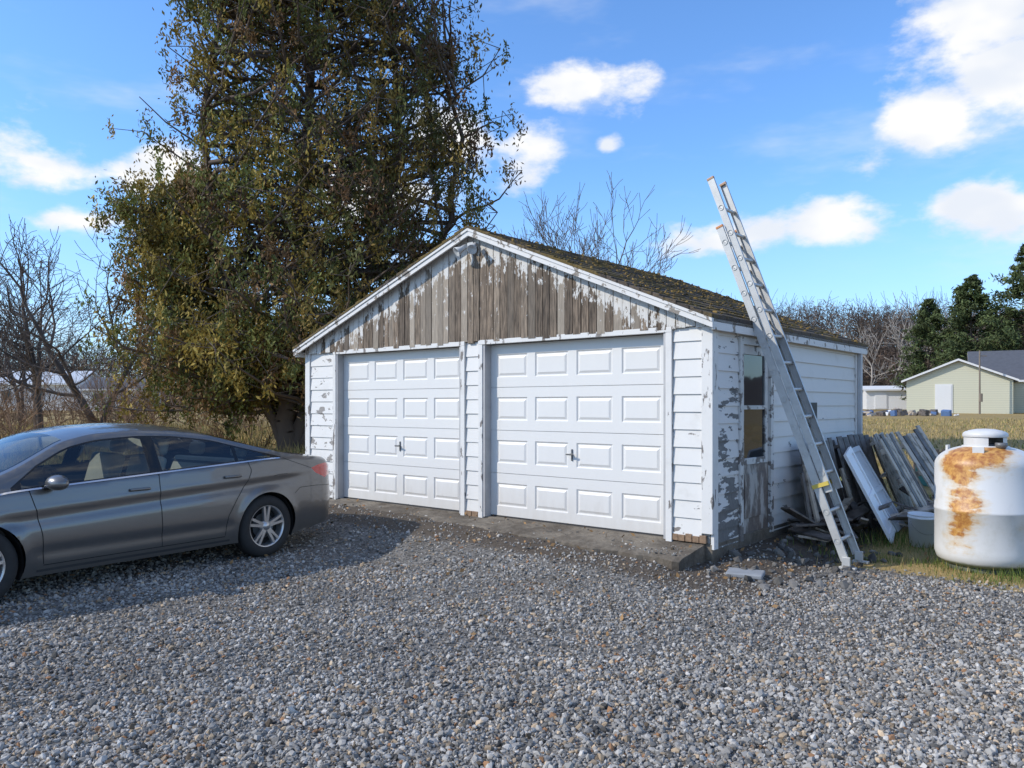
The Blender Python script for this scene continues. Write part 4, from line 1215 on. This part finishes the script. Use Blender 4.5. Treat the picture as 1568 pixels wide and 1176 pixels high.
# ------------------------------------------------------------------ background buildings
clap, nt, b = new_mat('house_siding')
v = coords(nt); zz = node(nt, 'ShaderNodeSeparateXYZ', {0: v}).outputs[2]
wv = math_(nt, 'FRACT', math_(nt, 'MULTIPLY', zz, 6.0))
setb(nt, b, Base_Color=mix(nt, ramp(nt, wv, .85, 1.0), (.58, .56, .42), (.37, .36, .28)), Roughness=.6)
rfm = simple('grey_asphalt_roof', (.085, .09, .105), .9, var=.3, nscale=4); wtr = simple('white_vinyl', (.70, .69, .67), .5, var=.04)
dwin, nt, b = new_mat('house_window'); setb(nt, b, Base_Color=(.03, .04, .05), Roughness=.08)
def gabled(name, M, W_, Dp, Hw, Hp, wallm, roof, ridge='y', features=()):
    e = empty(name, M); bm = bmesh.new()
    if ridge == 'y':
        P = [(0, 0), (W_, 0), (W_, Hw), (W_/2, Hp), (0, Hw)]
        f = [bm.verts.new((a, 0, c_)) for a, c_ in P]; k = [bm.verts.new((a, Dp, c_)) for a, c_ in P]
    else:
        P = [(0, 0), (Dp, 0), (Dp, Hw), (Dp/2, Hp), (0, Hw)]
        f = [bm.verts.new((0, a, c_)) for a, c_ in P]; k = [bm.verts.new((W_, a, c_)) for a, c_ in P]
    bm.faces.new(f); bm.faces.new(k[::-1])
    for i in range(5):
        if i in (2, 3): continue
        bm.faces.new([f[i], k[i], k[(i+1) % 5], f[(i+1) % 5]])
    bm_obj('walls', bm, wallm, e)
    bm = bmesh.new(); oh = .35
    half = (W_ if ridge == 'y' else Dp)/2; sl_ = (Hp-Hw)/half; ln = Dp if ridge == 'y' else W_
    for sg in (-1, 1):
        pr = [(half, Hp+.02), (half+sg*(half+oh), Hw-sl_*oh+.02), (half+sg*(half+oh), Hw-sl_*oh+.17), (half, Hp+.17)]
        mk = (lambda a, l, z_: (a, l, z_)) if ridge == 'y' else (lambda a, l, z_: (l, a, z_))
        A = [bm.verts.new(mk(a, -oh, z_)) for a, z_ in pr]; B = [bm.verts.new(mk(a, ln+oh, z_)) for a, z_ in pr]
        bm.faces.new(A).material_index = 1; bm.faces.new(B[::-1]).material_index = 1
        for i in range(4):
            fc = bm.faces.new([A[i], B[i], B[(i+1) % 4], A[(i+1) % 4]]); fc.material_index = 1 if i == 1 else 0
    bm_obj('roof', bm, [roof, wtr], e)
    for j, (kind, x0, x1, z0, z1) in enumerate(features):
        bm = bmesh.new(); box(bm, x0-.08, x1+.08, -.05, -.003, z0-.08, z1+.08, 0); box(bm, x0, x1, -.07, -.051, z0, z1, 1)
        bm_obj(kind, bm, [wtr, wtr if kind == 'door' else dwin], e)
    return e
hz0 = float(height(33, 58))-.05
HM = Matrix.Translation((30.2, 60, hz0)) @ Matrix.Rotation(-.50, 4, 'Z')
gabled('ranch_house', HM, 6.9, 9, 2.5, 3.95, clap, rfm, 'y', [('door', 2.0, 3.0, .1, 2.15)])
gabled('ranch_house', HM @ Matrix.Translation((4.6, 3.5, 0)), 14, 8, 2.6, 4.9, clap, rfm, 'x', [('window', 3.4, 4.6, .9, 2.1), ('door', 6.6, 7.6, 0, 2.1)])
gabled('white_shed', Matrix.Translation((35.3, 78, float(height(35, 78))+.1)) @ Matrix.Rotation(-.3, 4, 'Z'), 4.3, 3, 1.9, 2.2, wtr, wtr, 'x', [('door', .8, 1.8, .1, 1.7)])
gabled('white_barn', Matrix.Translation((-50.5, 76, float(height(-50, 76)))), 8, 6, 2.6, 3.8, wtr, simple('pale_metal_roof', (.5, .52, .54), .5), 'x', [('window', 1.0, 2.0, 1.0, 1.9), ('window', 4.0, 5.0, 1.0, 1.9)])
gabled('white_barn', Matrix.Translation((-39.5, 72, float(height(-40, 72)))), 5, 5, 2.0, 3.0, wtr, rfm, 'x', [('window', 1.0, 2.0, .9, 1.6)])
up = empty('utility_pole', Matrix.Translation((33.6, 56.3, hz0)))
V, Fa = tubes([(0, 0, 0, 0, 0, 4.6, .07, .05), (0, 0, 4.2, .5, 0, 4.2, .03, .03), (0, -.12, .9, 0, -.12, 1.5, .13, .13)], 8)
mesh_np('pole', V, Fa, simple('pole_wood', (.2, .16, .12)), parent=up)
bm = bmesh.new(); rnd_ = random.Random(9)
for i in range(90):
    x = rnd_.uniform(23, 29.5); y = rnd_.uniform(51, 58); z_ = float(height(x, y)); s = rnd_.uniform(.08, .28)
    M = Matrix.Translation((x, y, z_)) @ Euler((rnd_.uniform(-.3, .3), rnd_.uniform(-.3, .3), rnd_.uniform(0, 3))).to_matrix().to_4x4()
    box(bm, -s, s, -s*.6, s*.6, 0, s*rnd_.uniform(.5, 1.6), rnd_.choice((0, 0, 0, 0, 1, 2, 3)), M=M)
bm_obj('yard_clutter', bm, [woodd, wtr, simple('blue_tarp', (.08, .15, .3), .6), woodg], bevel=.03)
